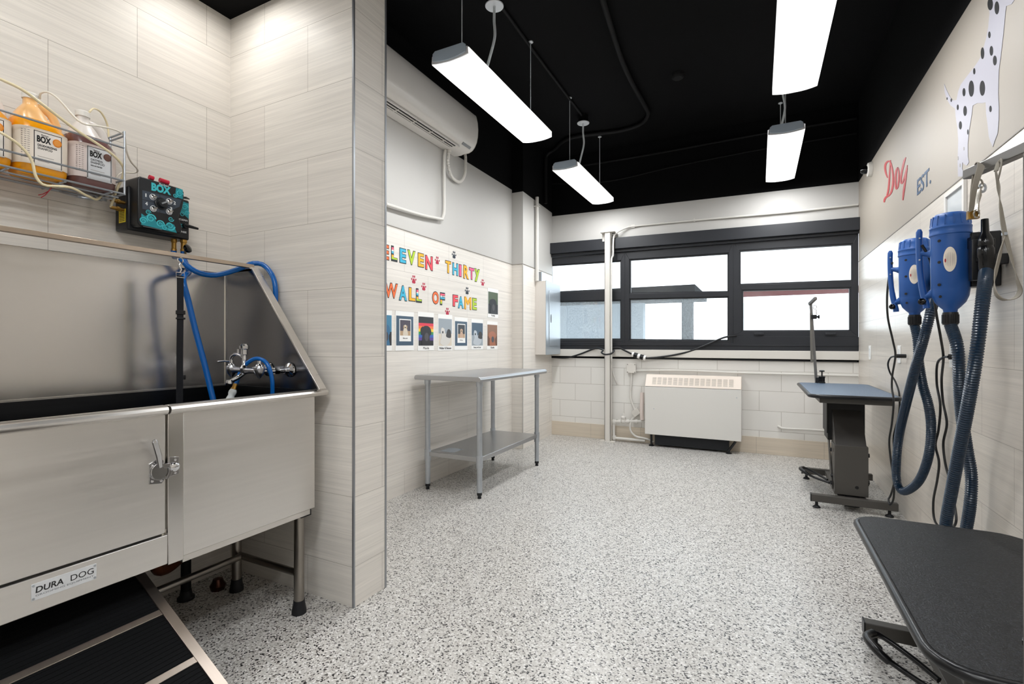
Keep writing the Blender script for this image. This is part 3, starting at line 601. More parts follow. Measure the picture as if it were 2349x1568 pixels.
# ------------------------------------------------------------------ stainless work table
X0, X1, YA, YB, ZT = -2.385, -1.80, 3.045, 4.285, .905
t = thing('work_table', 'stainless steel work table with lower shelf under the dog photographs', 'table', ((X0+X1)/2, (YA+YB)/2, 0))
tt = steel_mat('table_steel', 'b3b4b6', .33, (4, 4, 60), .05)
b = MB(); r = .021
sec = lambda x0, x1: [(x0, ZT-.036), (x0-.006, ZT-.02), (x0, ZT-.004), (x0+.012, ZT), (x1-.012, ZT), (x1-.002, ZT-.004), (x1+.006, ZT-.012), (x1+.010, ZT-.022), (x1+.006, ZT-.034), (x1-.004, ZT-.040), (x1-.02, ZT-.036)]
TP = Plane((0, YA, 0), (1, 0, 0), (0, 1, 0)); b.slab(TP, sec(X0, X1), 0, YB-YA); b.build('tabletop', tt, t, bev=.003)
legs = [(-2.334, 3.145), (-1.848, 3.125), (-1.862, 4.205), (-2.334, 4.205)]
for x, y in legs:
    b = MB(); b.cyl((x, y, .045), (x, y, ZT-.036), .0205, 20); lg = b.build('leg', galv, t)
    b = MB(); b.lathe((x, y, 0), [(.014, 0), (.015, .004), (.012, .02), (.019, .024), (.019, .05), (.0, .052)], 16); b.build('foot', blackr, lg)
    b = MB(); b.cyl((x, y, .225), (x, y, .315), .025, 20); b.cyl((x, y, ZT-.075), (x, y, ZT-.037), .0255, 20); b.build('socket', galv, lg)
b = MB(); b.box((-2.334, 3.135, .262), (-1.853, 4.205, .298)); b.build('lower_shelf', tt, t, bev=.003)
b = MB(); b.box((-2.25, 3.19, .2982), (-2.12, 3.33, .2988)); b.build('shelf_label', mat('faded_grey_label', '9aa0a6', .5), t)

# ------------------------------------------------------------------ electrical panel and its conduit
t = thing('electrical_panel', 'grey metal electrical panel box on the corner pilaster', 'electrical panel', PP.P(.6, 1.44))
a0, a1 = .37, .885
b = MB(); b.rect(PP, a0, 1.02, a1, 1.866, .001, .128); b.build('cabinet', mat('warm_white_metal', 'd9d3cc', .4), t)
b = MB(); b.rect(PP, a0-.003, 1.017, a1+.003, 1.869, .1282, .134); b.build('cover', mat('grey_cover', 'aeb6bd', .32, .5), t, bev=.002)
b = MB(); b.rect(PP, a0+.10, 1.12, a1-.06, 1.765, .1342, .139); d = b.build('door', mat('grey_door', 'b4bcc3', .3, .5), t, bev=.002)
b = MB(); b.slab(PP, oval(a0+.155, 1.44, .012, .05, 16), .139, .1415); b.build('handle', blackp, d)
b = MB(); b.rect(PP, a0+.05, 1.866, a0+.17, 1.98, .001, .06); b.build('junction_box', galv, t)
q = PP.P(a0+.02, 0, .06)
pipe_run('panel_conduit', 'white conduit rising from the electrical panel to the black band', [PP.P(a0-.02, 1.868, .03), PP.P(a0-.02, 2.2, .03), PP.P(a0-.02, 2.83, .03)], .02, cc, .3, clips=[(PP.P(a0-.02, 2.72, .03), (.03, .03, .006))])
PPc = PP.P(a0-.02, 0, .03)

# ------------------------------------------------------------------ steel post, conduits and cables on the window wall
o = BW.pt(1395, 1003, .11); o.z = 0; px_, py_ = o.x, o.y
t = thing('steel_post', 'slim white steel post standing before the left window', 'post', (px_, py_, 0))
ztop = BW.pt(1392, 534, .11).z
b = MB(); b.box((px_-.036, py_-.03, .008), (px_+.036, py_-.022, ztop)); b.box((px_-.036, py_-.03, .008), (px_-.028, py_+.03, ztop)); b.box((px_+.028, py_-.03, .008), (px_+.036, py_+.03, ztop)); b.build('channel', off_white, t, bev=.002)
b = MB(); b.box((px_-.085, py_-.05, 0), (px_+.085, py_+.05, .008)); b.build('base_plate', off_white, t, bev=.002)
b = MB(); b.box((px_-.085, py_-.05, ztop), (px_+.085, py_+.1, ztop+.008)); b.box((px_-.08, py_+.03, ztop-.09), (px_-.04, py_+.1, ztop)); b.build('top_plate', off_white, t, bev=.002)
b = MB(); b.rect(BW, BW.at(1372, 808)[0], 1.0, BW.at(1424, 808)[0], 1.062, .0355, .042); b.build('wall_plate', off_white, t, bev=.002)
xr = px_+.055
P_ = lambda x, y, c=.02: BW.pt(x, y, c)
pipe_run('window_conduit', 'white conduit running above the windows and bending down along the post', [P_(1969, 469), P_(1800, 487), P_(1593, 505), P_(1460, 518), P_(1432, 524, .04), Vector((xr+.02, py_+.02, P_(1415, 540).z)), Vector((xr+.006, py_, P_(1409, 560).z)), Vector((xr+.006, py_-.01, P_(1407, 590).z)), Vector((xr-.007, py_-.035, P_(1403, 612).z)), Vector((xr-.007, py_-.035, 1.2)), Vector((xr-.007, py_-.03, .96)), P_(1403, 840, .06), P_(1408, 862, .03), P_(1416, 880, .012)],
         .0105, cc, .04, clips=[(P_(1593, 505, .01), (.008, .012, .018)), (P_(1452, 519, .01), (.02, .012, .018))])
cab = mat('black_cable', '111215', .42)
loop = [P_(1266, 819, .02), P_(1300, 820, .03), P_(1330, 812, .04), P_(1365, 799, .05), Vector((px_-.06, py_+.0, 1.07)), Vector((px_-.07, py_-.04, 1.045)), Vector((px_-.02, py_-.065, 1.02)), Vector((px_+.05, py_-.06, 1.03)), Vector((px_+.075, py_-.02, 1.06)), Vector((px_+.05, py_+.045, 1.075)), Vector((px_+.01, py_+.05, 1.08)), P_(1418, 797, .06), P_(1432, 803, .06), P_(1450, 812, .05)]
t = thing('power_cable', 'thick black cable looped round the white post below the left window', 'cable', loop[0]); b = MB(); b.tube(loop, .010, 10, None, .02); b.build('cord', cab, t)
k0, k1 = P_(1450, 812, .055), P_(1481, 821, .055); d = (k1-k0).normalized(); L_ = (k1-k0).length
b = MB(); b.cyl(k0, k0 + d*L_*.14, .027, 20, WHT); b.cyl(k0 + d*L_*.14, k0 + d*L_*.42, .029, 20, blackp); b.cyl(k0 + d*L_*.42, k0 + d*L_*.60, .0275, 20, WHT); b.cyl(k0 + d*L_*.60, k0 + d*L_*.86, .029, 20, blackp); b.cyl(k0 + d*L_*.86, k1, .028, 20, WHT); b.build('connector', blackp, t)
c2 = [k1, P_(1492, 820.5, .05), P_(1510, 819, .045), P_(1545, 814, .04), P_(1580, 806, .03), P_(1620, 791, .03), P_(1660, 774, .03), P_(1690, 769, .02)]
t = thing('power_cable', 'black cable rising from the striped connector to the window corner', 'cable', k1); b = MB(); b.tube(c2, .0105, 10, None, .03); b.build('cord', cab, t)
c3 = [P_(1492, 821.5, .04), P_(1530, 822, .02), P_(1620, 823.5, .016), P_(1760, 826, .016), P_(1966, 829.5, .016)]
pipe_run('power_cable', 'thin black cable lying along the slot under the window sill', c3, .006, cab, .06, cat='cable')
t = thing('junction_box', 'square off-white junction box on the block wall below the connector', 'junction box', P_(1450, 845, 0))
a, z = A(1450, 844); b = MB(); b.rect(BW, a-.049, z-.048, a+.049, z+.048, .001, .042); b.build('box', off_white, t, bev=.002)
b = MB(); b.rect(BW, a-.054, z-.054, a+.054, z+.054, .0422, .046); b.build('cover', off_white, t, bev=.002)
b = MB(); [b.cyl(BW.P(a+i*.042, z+j*.044, .046), BW.P(a+i*.042, z+j*.044, .048), .005, 8) for i in (-1, 1) for j in (-1, 1)]; b.build('screws', mat('dark_screw', '4a4845', .4), t)
pipe_run('wall_conduit', 'off-white conduit running right from the junction box along the block wall', [BW.P(a+.05, z-.028, .02), P_(1560, 849.5), P_(1700, 855), P_(1840, 858.5), P_(1968, 862)], .0095, cc, .1)
pipe_run('wall_conduit', 'off-white conduit dropping from the junction box to the slanted switch box', [BW.P(a, z-.05, .02), P_(1448, 880), P_(1446, 905), P_(1450, 925, .03), P_(1457, 940, .05)], .0115, cc, .04)
t = thing('junction_box', 'small tilted off-white box left of the heater', 'junction box', P_(1458, 945, .05))
tp = Plane(P_(1459, 945, .05), (.75, -.1, .6), (.1, -1, 0)); tp.z = tp.x.cross(tp.n).normalized()*-1
b = MB(); b.rect(tp, -.045, -.035, .045, .035, -.03, .035); b.build('box', off_white, t, bev=.002)
pipe_run('wall_conduit', 'off-white hose curling from the tilted box down to the floor by the heater', [P_(1455, 955, .06), P_(1449, 963, .07), P_(1446, 974, .08), P_(1447, 988, .08), P_(1458, 1000, .08), P_(1475, 1004, .08), P_(1490, 1008, .08), P_(1499, 1014, .09)], .0115, cc, .02)
t = thing('heating_pipe', 'off-white heating pipe with valve between the post and the heater', 'pipe', P_(1410, 965, .06))
b = MB(); b.tube([P_(1480, 966, .07), P_(1440, 966, .07), P_(1418, 966, .07), P_(1410, 968, .07), P_(1408, 976, .07), P_(1408, 996, .07), P_(1410, 1003, .07), P_(1420, 1005, .07), P_(1480, 1010, .07)], .0165, 12, None, .03); b.build('tube', cc, t)
for x, y in ((1409, 967), (1409, 1003)): b = MB(); b.lathe(P_(x, y, .07) - Vector((0, 0, .025)), [(.02, 0), (.024, .008), (.024, .042), (.02, .05)], 14); b.build('elbow', cc, t)
q = P_(1430, 964, .07); b = MB(); b.lathe(q - Vector((0, 0, .03)), [(.018, 0), (.028, .01), (.03, .035), (.024, .05), (.03, .055), (.03, .07), (.02, .08), (.012, .085), (.012, .11), (.005, .12), (.005, .14)], 14); b.build('valve', cc, t)
for x in (1422, 1441, 1460): b = MB(); b.cyl(P_(x-3, 966, .07), P_(x+3, 966, .07), .023, 12); b.build('collar', cc, t)
pipe_run('wall_conduit', 'pinkish white pipe stub rising just left of the heater', [P_(1473, 962, .10), P_(1472, 940, .10), P_(1473, 900, .06)], .022, mat('pale_pink_paint', 'd9cbc4', .5), .05)
pipe_run('wall_conduit', 'short off-white pipe stub near the right hand grooming table', [P_(1785, 977, .0), P_(1795, 982, .035), P_(1850, 985, .035), P_(1895, 988, .035)], .012, cc, .05)

# ------------------------------------------------------------------ convector heater
t = thing('convector_heater', 'white convector heater below the middle window', 'heater', (-.64, 5.62, 0))
hx0, hx1, hy = -1.135, -.158, 5.545; zb, zf, zt = .138, .668, .80; hy2 = 5.70
hm = mat('heater_enamel', 'dddbd6', .4); hc = mat('heater_top_cream', 'e6dace', .4)
HP = Plane((hx0, 0, 0), (0, 1, 0), (1, 0, 0)); w_ = hx1-hx0
b = MB(); b.slab(HP, [(hy, zb), (hy2, zb), (hy2, zf), (hy, zf)], 0, w_); b.build('casing', hm, t, bev=.003)
b = MB(); b.slab(HP, [(hy, zf+.004), (hy2, zf+.004), (hy2, zt), (hy+.095, zt), (hy+.08, zt-.004)], 0, w_); b.build('sloping_top', hc, t, bev=.004)
b = MB(); b.box((hx0+.006, hy+.006, zf-.003), (hx1-.006, hy2, zf+.006)); b.build('seam', blackp, t)
sl = Plane((hx0, hy, zf+.004), (1, 0, 0), Vector((1, 0, 0)).cross(Vector((0, .08, .128))), (0, .08, .128)); 
if sl.n.z < 0: sl.n = -sl.n
gm = mat('grille_shade', 'c6bfb6', .5)
for k in range(15):
    a = .075 + k*(w_-.15-.042)/14; b = MB()
    for j in range(7): b.rect(sl, a, .030 + j*.013, a+.042, .036 + j*.013, -.001, .0015)
    b.build('grille', gm, t, smooth_deg=0)
for px, py in ((1450+50, 937), (1690, 912)):
    q = Yp(hy).at(px, py); b = MB(); b.cyl((q[0], hy+.002, q[1]), (q[0], hy-.002, q[1]), .006, 8); b.build('screw', galv, t)
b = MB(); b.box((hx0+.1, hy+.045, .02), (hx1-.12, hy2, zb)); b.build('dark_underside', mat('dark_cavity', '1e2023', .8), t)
b = MB(); b.beam((hx1-.055, hy+.03, .13), (hx1-.12, hy+.02, .03), .03, .02); b.lathe((hx1-.12, hy+.02, 0), [(.03, 0), (.03, .01), (.012, .018), (.012, .035)], 14); b.build('leg', blackp, t)
b = MB(); b.lathe((hx0+.06, hy+.06, 0), [(.03, 0), (.03, .01), (.012, .018), (.012, zb)], 14); b.build('leg', blackp, t)

# ------------------------------------------------------------------ right wall: lettering, dalmatian decal, outlets, framed panel
crim = mat('red_wall_vinyl', 'a62529', .5); bluev = mat('blue_wall_vinyl', '1f4568', .5)
def zq(x, y): return RW.at(1980 + x/4.238, 350 + y/4.238)
def stroke(b, pts, c0=.0008, c1=.0022, m=None):
    """flat brush stroke of varying width on the wall; widths in the same units as the zoomed sketch"""
    P = [Vector((p[0], p[1], 0)) for p in pts]; S = smooth(P, 6); n = len(S)
    acc = [0]; 
    for a_, b_ in zip(P, P[1:]): acc.append(acc[-1] + (b_-a_).length)
    tot = acc[-1]; L_, R_ = [], []
    for i, p in enumerate(S):
        d = tot*i/(n-1); j = 0
        while j < len(acc)-2 and acc[j+1] < d: j += 1
        t_ = min(1, (d-acc[j])/max(1e-6, acc[j+1]-acc[j])); wd = pts[j][2]*(1-t_) + pts[j+1][2]*t_
        tg = (S[min(i+1, n-1)] - S[max(i-1, 0)]).normalized(); nm = Vector((-tg.y*1.0, tg.x, 0))
        L_.append(zq(*(p + nm*wd).xy)); R_.append(zq(*(p - nm*wd).xy))
    for i in range(n-1): b.slab(RW, [L_[i], L_[i+1], R_[i+1], R_[i]], c0, c1, m)
t = thing('wall_lettering', 'red script lettering Dog on the white band of the right wall', 'lettering', RW.P(*zq(320, 260)))
for nm, strokes in (('letter_d', [[(240, 245, 4), (224, 200, 8), (216, 150, 10), (222, 108, 9), (246, 84, 8), (268, 95, 7), (284, 160, 8), (293, 230, 8), (291, 310, 9), (278, 375, 9), (256, 412, 8), (230, 428, 9), (212, 452, 9), (206, 482, 7)], [(268, 72, 4), (262, 150, 5), (258, 230, 7), (253, 310, 8), (245, 375, 8), (234, 415, 7)]]),
                    ('letter_o', [[(340, 142, 5), (326, 170, 8), (317, 240, 9), (317, 310, 9), (326, 352, 7), (341, 320, 8), (349, 240, 8), (347, 170, 6), (338, 142, 5)]]),
                    ('letter_g', [[(417, 45, 4), (404, 75, 9), (388, 140, 9), (372, 220, 9), (369, 285, 7), (380, 298, 6), (400, 250, 6), (424, 160, 5), (431, 120, 4)], [(430, 150, 5), (414, 260, 8), (398, 370, 9), (388, 462, 5)]])):
    b = MB()
    for k, s in enumerate(strokes): stroke(b, s, .0008, .0022 + .0002*k)
    b.build(nm, crim, t, smooth_deg=0)
a0 = RW.at(2104.5, 430)[0]; a1 = RW.at(2136, 420)[0]
t = tag(MB().text(RW, 'EST.', a0, 2.046, a1, 2.142, .0008, .0022, bold=.012).build('wall_lettering', bluev, smooth_deg=0), 'small blue lettering EST. on the right wall beside the red script', 'lettering')
t = thing('dalmatian_decal', 'large pale grey wall decal of a dalmatian with black spots', 'wall decal', RW.P(*RW.at(2240, 200)))
Z3 = lambda x, y: RW.at(1960 + x/3.267, y/3.267)
body = [(1002,-60),(1008,0),(1016,100),(1006,200),(992,280),(967,370),(942,440),(900,503),(850,565),(800,632),(780,685),(768,748),(740,752),(715,720),(692,672),(675,627),(679,690),(696,745),(722,788),(757,813),(761,870),(775,960),(781,1050),(776,1200),(779,1322),(815,1322),(820,1292),(810,1262),(812,1215),(822,1228),(845,1240),(861,1215),(853,1170),(852,1080),(862,980),(880,870),(890,790),(922,772),(960,772),(987,765),(990,850),(1001,930),(1010,1020),(1022,1060),(1040,1100),(1052,1060),(1076,1000),(1085,900),(1086,800),(1081,700),(1086,520),(1100,420),(1120,250),(1136,80),(1142,45),(1180,30),(1205,-5),(1230,-60)]
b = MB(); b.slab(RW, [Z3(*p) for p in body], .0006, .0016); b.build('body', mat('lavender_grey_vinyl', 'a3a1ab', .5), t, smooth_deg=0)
hd = [Z3(*p) for p in [(1002,-58),(985,-150),(1010,-230),(1080,-270),(1150,-250),(1230,-210),(1290,-150),(1285,-110),(1228,-62)]]
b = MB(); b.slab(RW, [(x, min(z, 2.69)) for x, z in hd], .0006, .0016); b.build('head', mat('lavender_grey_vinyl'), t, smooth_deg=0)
for cx, cy, rx, ry in ((1022,30,20,46),(1072,58,17,49),(1016,260,9,25),(1031,380,13,37),(964,398,13,44),(1057,452,14,37),(902,533,8,24),(880,663,20,61),(963,660,20,57),(825,690,11,31),(698,738,4,10),(729,750,5,13),(778,803,7,21),(833,830,13,38),(798,938,11,31),(854,988,5,20),(1024,815,9,24),(795,1238,4,15),(824,1113,4,14),(780,1185,4,16)):
    b = MB(); b.slab(RW, [Z3(cx + rx*math.cos(u), cy + ry*math.sin(u)) for u in [2*math.pi*k/20 for k in range(20)]], .0014, .0022); b.build('spot', mat('black_spot_vinyl', '08080a', .6, spec=.2) if cy < 1100 else mat('faded_spot', '8f8a86', .5), t, smooth_deg=0)
def outlet(lab, x, y, w_=.075, h_=.12, kind='socket'):
    a, z = RW.at(x, y); t = thing('wall_outlet' if kind == 'socket' else 'light_switch', lab, 'outlet' if kind == 'socket' else 'switch', RW.P(a, z))
    b = MB(); b.slab(RW, rrect(a-w_/2, z-h_/2, a+w_/2, z+h_/2, .006), .0005, .006); b.build('plate', WHT, t, bev=.001)
    b = MB(); b.rect(RW, a-w_*.22, z-h_*.3, a+w_*.22, z+h_*.3, .006, .0085); b.build('insert', mat('insert_white', 'dfe1e2', .3), t, bev=.001)
    return a, z
outlet('small white switch plate beside the window corner on the right wall', 1996.5, 808, kind='switch')
oa, oz = outlet('white wall outlet with a black plug, beside the far grooming table', 2064, 812)
ob, oz2 = outlet('white wall outlet behind the nearer dryer hoses', 2187, 815)
t = thing('framed_panel', 'narrow grey panel in a white metal frame behind the nearer dryer', 'panel', RW.P(-3.09, 1.7))
pa0, pa1, pz0, pz1 = RW.at(2173, 470)[0], RW.at(2219, 440)[0], 1.47, 1.912
b = MB()
for q in ((pa0, pz1-.022, pa1, pz1), (pa0, pz0, pa1, pz0+.022), (pa0, pz0+.022, pa0+.022, pz1-.022), (pa1-.022, pz0+.022, pa1, pz1-.022)): b.rect(RW, *q, .0005, .014)
b.build('frame', white_metal, t, bev=.001)
b = MB(); b.rect(RW, pa0+.015, pz0+.015, pa1-.015, pz1-.015, .0005, .005); b.build('panel', mat('pale_grey_gloss', 'c6cbce', .15), t)

# ------------------------------------------------------------------ dog bath
TF, TB, TY0, TY1, RZ, BZ = -1.715, -2.31, .02, 1.49, .95, .44     # front face, backsplash, ends, rim height, bottom
t = thing('dog_bath', 'large stainless steel dog bath with tall backsplash in the tiled alcove', 'dog bath', (-2.0, .75, 0))
b = MB(); b.box((TB-.012, TY0, RZ), (TB, TY1, 1.49)); b.box((WX+.02, TY0, 1.478), (TB-.012, TY1, 1.49)); b.build('backsplash', steelV, t, bev=.002)
b = MB(); b.box((TB, .02, RZ-.003), (TB+.006, TY1, RZ+.004)); b.build('backsplash_seam', steelH, t)
# right side panel: straight top then sloping edge, with a folded flange
SPp = Plane((0, TY1, 0), (1, 0, 0), (0, -1, 0))
prof = [(TB, RZ), (TF+.035, RZ), (-2.125, 1.502), (TB, 1.49)]
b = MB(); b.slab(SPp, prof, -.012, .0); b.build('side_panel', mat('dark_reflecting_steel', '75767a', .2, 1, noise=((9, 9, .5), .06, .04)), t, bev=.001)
b = MB(); e0, e1 = Vector((-2.125, 0, 1.502)), Vector((TF+.035, 0, RZ)); dd = (e1-e0).normalized(); nn = Vector((dd.z, 0, -dd.x))*-1
b.rings([[Vector((p.x, y, p.z)) for p, y in ((q, TY1-.001), (q, TY1+.038), (q + nn*.008, TY1+.038), (q + nn*.008, TY1-.001))] for q in (e0, e1)])
b.box((TB, TY1, 1.488), (-2.12, TY1+.038, 1.503)); b.build('side_flange', steelH, t, bev=.001)
b = MB(); b.box((TB-.012, TY0-.012, BZ), (TF, TY0, RZ)); b.slab(Plane((0, TY0, 0), (1, 0, 0), (0, -1, 0)), prof, -.001, .011); b.build('side_panel', steelV, t)
# seam line where side panel meets the backsplash
b = MB(); b.box((TB, TY1-.004, RZ), (TB+.005, TY1, 1.485)); b.build('corner_weld', steelH, t)
# basin lining below the rim
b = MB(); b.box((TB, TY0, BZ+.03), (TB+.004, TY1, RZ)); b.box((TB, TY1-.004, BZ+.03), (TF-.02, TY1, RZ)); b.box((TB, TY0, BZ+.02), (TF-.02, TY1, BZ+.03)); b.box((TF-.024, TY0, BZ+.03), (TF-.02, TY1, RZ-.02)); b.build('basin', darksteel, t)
# front: post, fixed panel, apron, door
DY = .904; FP = Plane((TF, 0, 0), (0, 1, 0), (1, 0, 0))
b = MB(); b.rect(FP, DY+.007, BZ-.01, .960, RZ-.012, -.02, .004); b.build('front_post', steelV, t, bev=.0015)
b = MB(); b.rect(FP, .9602, BZ-.0, TY1+.012, RZ-.02, -.02, 0); b.build('front_panel', steel, t, bev=.002)
b = MB(); b.rect(FP, TY0, BZ-.005, DY+.0065, .530, -.02, .004); ap = b.build('apron_panel', steel, t, bev=.002)
b = MB(); b.rect(FP, .9602, BZ-.022, TY1-.01, BZ-.0005, -.03, -.003); b.build('bottom_flange', steelH, t, bev=.001)
b = MB(); b.box((TF-.02, DY+.0, .53), (TF-.018, DY+.02, RZ-.02)); b.box((TB, TY1-.0, BZ), (TF-.021, TY1+.012, RZ-.01)); b.build('end_wall', steelV, t)
rim = [(-.022, RZ-.03), (-.022, RZ-.004), (-.012, RZ), (.012, RZ), (.022, RZ-.005), (.026, RZ-.014), (.022, RZ-.024), (.012, RZ-.03), (.002, RZ-.03)]
RP = Plane((TF, 0, 0), (1, 0, 0), (0, 1, 0))
b = MB(); b.slab(RP, rim, DY+.007, 1.556); b.build('rim', steelH, t, bev=.001)
b = MB(); b.box((TB, TY1+.0, RZ-.012), (TF+.0, TY1+.04, RZ)); b.build('rim_return', steelH, t)
b = MB(); b.slab(FP, [(TY0+.02, .537), (DY-.003, .537), (DY, .541), (DY, RZ-.008), (TY0+.02, RZ-.008)], -.018, .003)
dr = b.build('door', steel, t, bev=.002)
b = MB(); b.slab(RP, rim, TY0+.02, DY); b.build('door_rim', steelH, dr, bev=.001)
# latch
lt = mat('polished_latch', 'c4c3c4', .16, 1)
ly, lz = FP.at(366, 1078, .006)
b = MB(); b.slab(FP, [(ly-.030, lz-.038), (ly+.006, lz-.044), (ly+.016, lz-.03), (ly+.012, lz+.03), (ly-.008, lz+.036), (ly-.03, lz+.026)], .003, .007); ltc = b.build('latch', lt, t, bev=.001)
b = MB(); b.slab(FP, oval(ly-.004, lz-.002, .024, .027, 20), .007, .015); b.slab(FP, [(ly+.0, lz+.02), (ly+.028, lz+.018), (ly+.036, lz+.002), (ly+.03, lz-.02), (ly+.02, lz-.032), (ly+.014, lz-.03), (ly+.022, lz-.012), (ly+.022, lz+.004), (ly+.008, lz+.006)], .009, .016); b.build('cam_hook', lt, ltc, bev=.001)
b = MB(); p0 = FP.P(ly-.004, lz+.012, .018); p1 = FP.P(ly-.012, lz+.05, .026); p2 = FP.P(ly-.028, lz+.098, .034); b.tube([p0, p1, p2], [.006, .009, .0085], 12, None, None, None, .005); b.lathe(p2, [(.0085, -.002), (.006, .006), (0, .009)], 12); b.build('lever', lt, ltc)
b = MB(); b.slab(FP, [(ly+.028, lz-.028), (ly+.058, lz-.024), (ly+.058, lz+.032), (ly+.028, lz+.036)], .0042, .008); b.build('strike_plate', lt, ltc, bev=.001)
b = MB(); b.lathe(FP.P(ly+.04, lz+.003, .008), [(.010, 0), (.010, .006), (.014, .008), (.014, .012), (.01, .015), (0, .016)], 20, None, (1, 0, 0)); b.build('strike_stud', chrome, ltc)
for a, z in ((ly-.022, lz+.02), (ly-.022, lz-.03), (ly+.004, lz-.034), (ly+.046, lz+.024), (ly+.046, lz-.018)):
    b = MB(); b.lathe(FP.P(a, z, .007), [(.0045, 0), (.004, .002), (0, .003)], 10, None, (1, 0, 0)); b.build('rivet', chrome, ltc)
# name plate on the apron
q0 = FP.at(72, 1362, .006); q1 = FP.at(222, 1312, .006)
na0, na1 = q0[0], q1[0]; nz1 = FP.at(72, 1341, .006)[1]; nz0 = FP.at(72, 1380, .006)[1]
b = MB(); b.rect(FP, na0, nz0, na1, nz1, .004, .0052); npl = b.build('name_plate', mat('worn_silver_plate', 'd5d7d9', .4, .1, noise=((60, 60, 60), .12)), ap, bev=.0005)
nw, nh = na1-na0, nz1-nz0
b = MB(); b.text(FP, 'DURA', na0+nw*.06, nz0+nh*.42, na0+nw*.47, nz0+nh*.78, .0053, .0058, OUT, bold=.015, shear=.1)
b.text(FP, 'DOG', na0+nw*.58, nz0+nh*.42, na0+nw*.95, nz0+nh*.78, .0053, .0058, OUT, bold=-.0)
b.text(FP, 'GROOMING EQUIPMENT', na0+nw*.06, nz0+nh*.2, na0+nw*.95, nz0+nh*.32, .0053, .0057, mat('worn_grey_ink', '7c8084', .5)); b.build('plate_lettering', OUT, ap, smooth_deg=0)
b = MB(); [b.cyl(FP.P(na0+nw*i, nz0+nh*j, .005), FP.P(na0+nw*i, nz0+nh*j, .0062), .003, 8) for i in (.03, .97) for j in (.12, .88)]; b.build('plate_rivets', galv, ap)
# grooming rail and its end
b = MB(); b.box((-2.143, TY0, 1.503), (-2.125, TY1+.02, 1.521)); b.build('tether_rail', mat('warm_rail_steel', 'c9b9a8', .28, 1, noise=((3, 40, 40), .1)), t, bev=.002)
b = MB(); b.box((-2.15, TY1-.01, 1.498), (-2.118, TY1+.035, 1.503)); b.build('rail_bracket', steelH, t)
# legs and braces
for x, y in ((-1.752, 1.452), (-2.17, 1.452), (-1.752, .1), (-2.17, .1)):
    b = MB(); b.cyl((x, y, .045), (x, y, BZ-.004), .0205, 20); lg = b.build('leg', mat('tube_steel', '97918a', .28, 1), t)
    b = MB(); b.lathe((x, y, 0), [(.03, 0), (.03, .01), (.024, .04), (.023, .055), (0, .056)], 18); b.build('foot', blackr, lg)
b = MB(); b.beam((-1.80, 1.52, .455), (-1.80, 1.40, .40), .012, .035); b.beam((-1.728, 1.44, BZ-.004), (-1.728, 1.49, BZ-.004), .01, .05); b.build('leg_bracket', blackp, t)
tb_ = MAT['tube_steel']
b = MB(); b.cyl((-1.77, 1.452, .168), (-2.15, 1.452, .168), .015, 16); b.build('brace', tb_, t)
b = MB(); b.cyl((-2.13, 1.44, .168), (-2.13, .1, .168), .0145, 16); b.build('brace', tb_, t)
b = MB(); b.cyl((-1.77, .1, .168), (-2.15, .1, .168), .015, 16); b.build('brace', tb_, t)
# drain
t = thing('drain_pipe', 'dark copper coloured drain pipe under the bath', 'pipe', (-2.25, 1.25, 0))
cop = mat('dull_copper', '6a3a24', .4, .7)
b = MB(); b.tube([(-2.2, 1.12, BZ-.006), (-2.2, 1.12, .30), (-2.21, 1.14, .22), (-2.24, 1.2, .20), (-2.30, 1.30, .21)], .024, 14, None, .02); b.build('bend', cop, t)
b = MB(); b.cyl((-2.30, 1.30, .03), (-2.30, 1.30, .30), .02, 14, bk); b.lathe((-2.30, 1.30, 0), [(.035, 0), (.035, .01), (.025, .02), (.022, .04)], 16, blackr); b.build('riser', bk, t)
b = MB(); b.lathe((-2.26, 1.42, 0), [(.03, 0), (.035, .02), (.025, .035), (.02, .05), (0, .055)], 14); b.build('cleanout_cap', mat('copper_cap', '4a2c22', .3, .8), t)
b = MB(); b.tube([(WX+.01, 1.43, .25), (-2.36, 1.43, .25), (-2.31, 1.43, .252)], .018, 12); b.lathe((WX+.006, 1.43, .25), [(.034, 0), (.03, .008), (.02, .012)], 16, None, (1, 0, 0)); b.build('stop_valve', mat('aged_bronze', '4c423a', .35, .8), t)

# ramp: slopes out from under the bath to the floor
t = thing('bath_ramp', 'black rubber ramp with aluminium frame sloping out from under the bath', 'ramp', (-1.5, .5, 0))
rx0, rx1 = -1.96, -1.175; rz = lambda x: .302 - .53*(x + 1.715); RYE = .915
RPp = Plane((rx0, 0, rz(rx0)), Vector((rx1-rx0, 0, rz(rx1)-rz(rx0))), (.53, 0, 1)); RPp.z = Vector((0, 1, 0)); RL = math.hypot(rx1-rx0, rz(rx1)-rz(rx0))
alu = mat('brushed_aluminium', 'b9ada2', .32, 1, noise=((4, 60, 4), .1))
rubber = mat('ribbed_black_rubber', '08090b', .85, bump=(240, .5), spec=.2)
b = MB(); b.rect(RPp, 0, .1, RL, RYE-.02, -.02, -.002); b.build('rubber_mat', rubber, t)
b = MB(); b.rect(RPp, 0, RYE-.03, RL, RYE, -.024, .002); b.build('side_rail', alu, t, bev=.001)
b = MB(); b.rect(RPp, 0, .08, RL, .11, -.024, .002); b.build('side_rail', alu, t, bev=.001)
for X in (-1.905, -1.70, -1.517, -1.335, -1.19):
    a = (X - rx0)/(rx1-rx0)*RL; b = MB(); b.rect(RPp, a-.011, .11, a+.011, RYE-.03, -.02, .001); b.build('crossbar', alu, t, bev=.001)
b = MB()
for j in range(60):
    a = .02 + j*RL/61.5; b.rect(RPp, a, .112, a+.004, RYE-.032, -.003, -.0005)
b.build('ribs', rubber, t, smooth_deg=0)
b = MB()
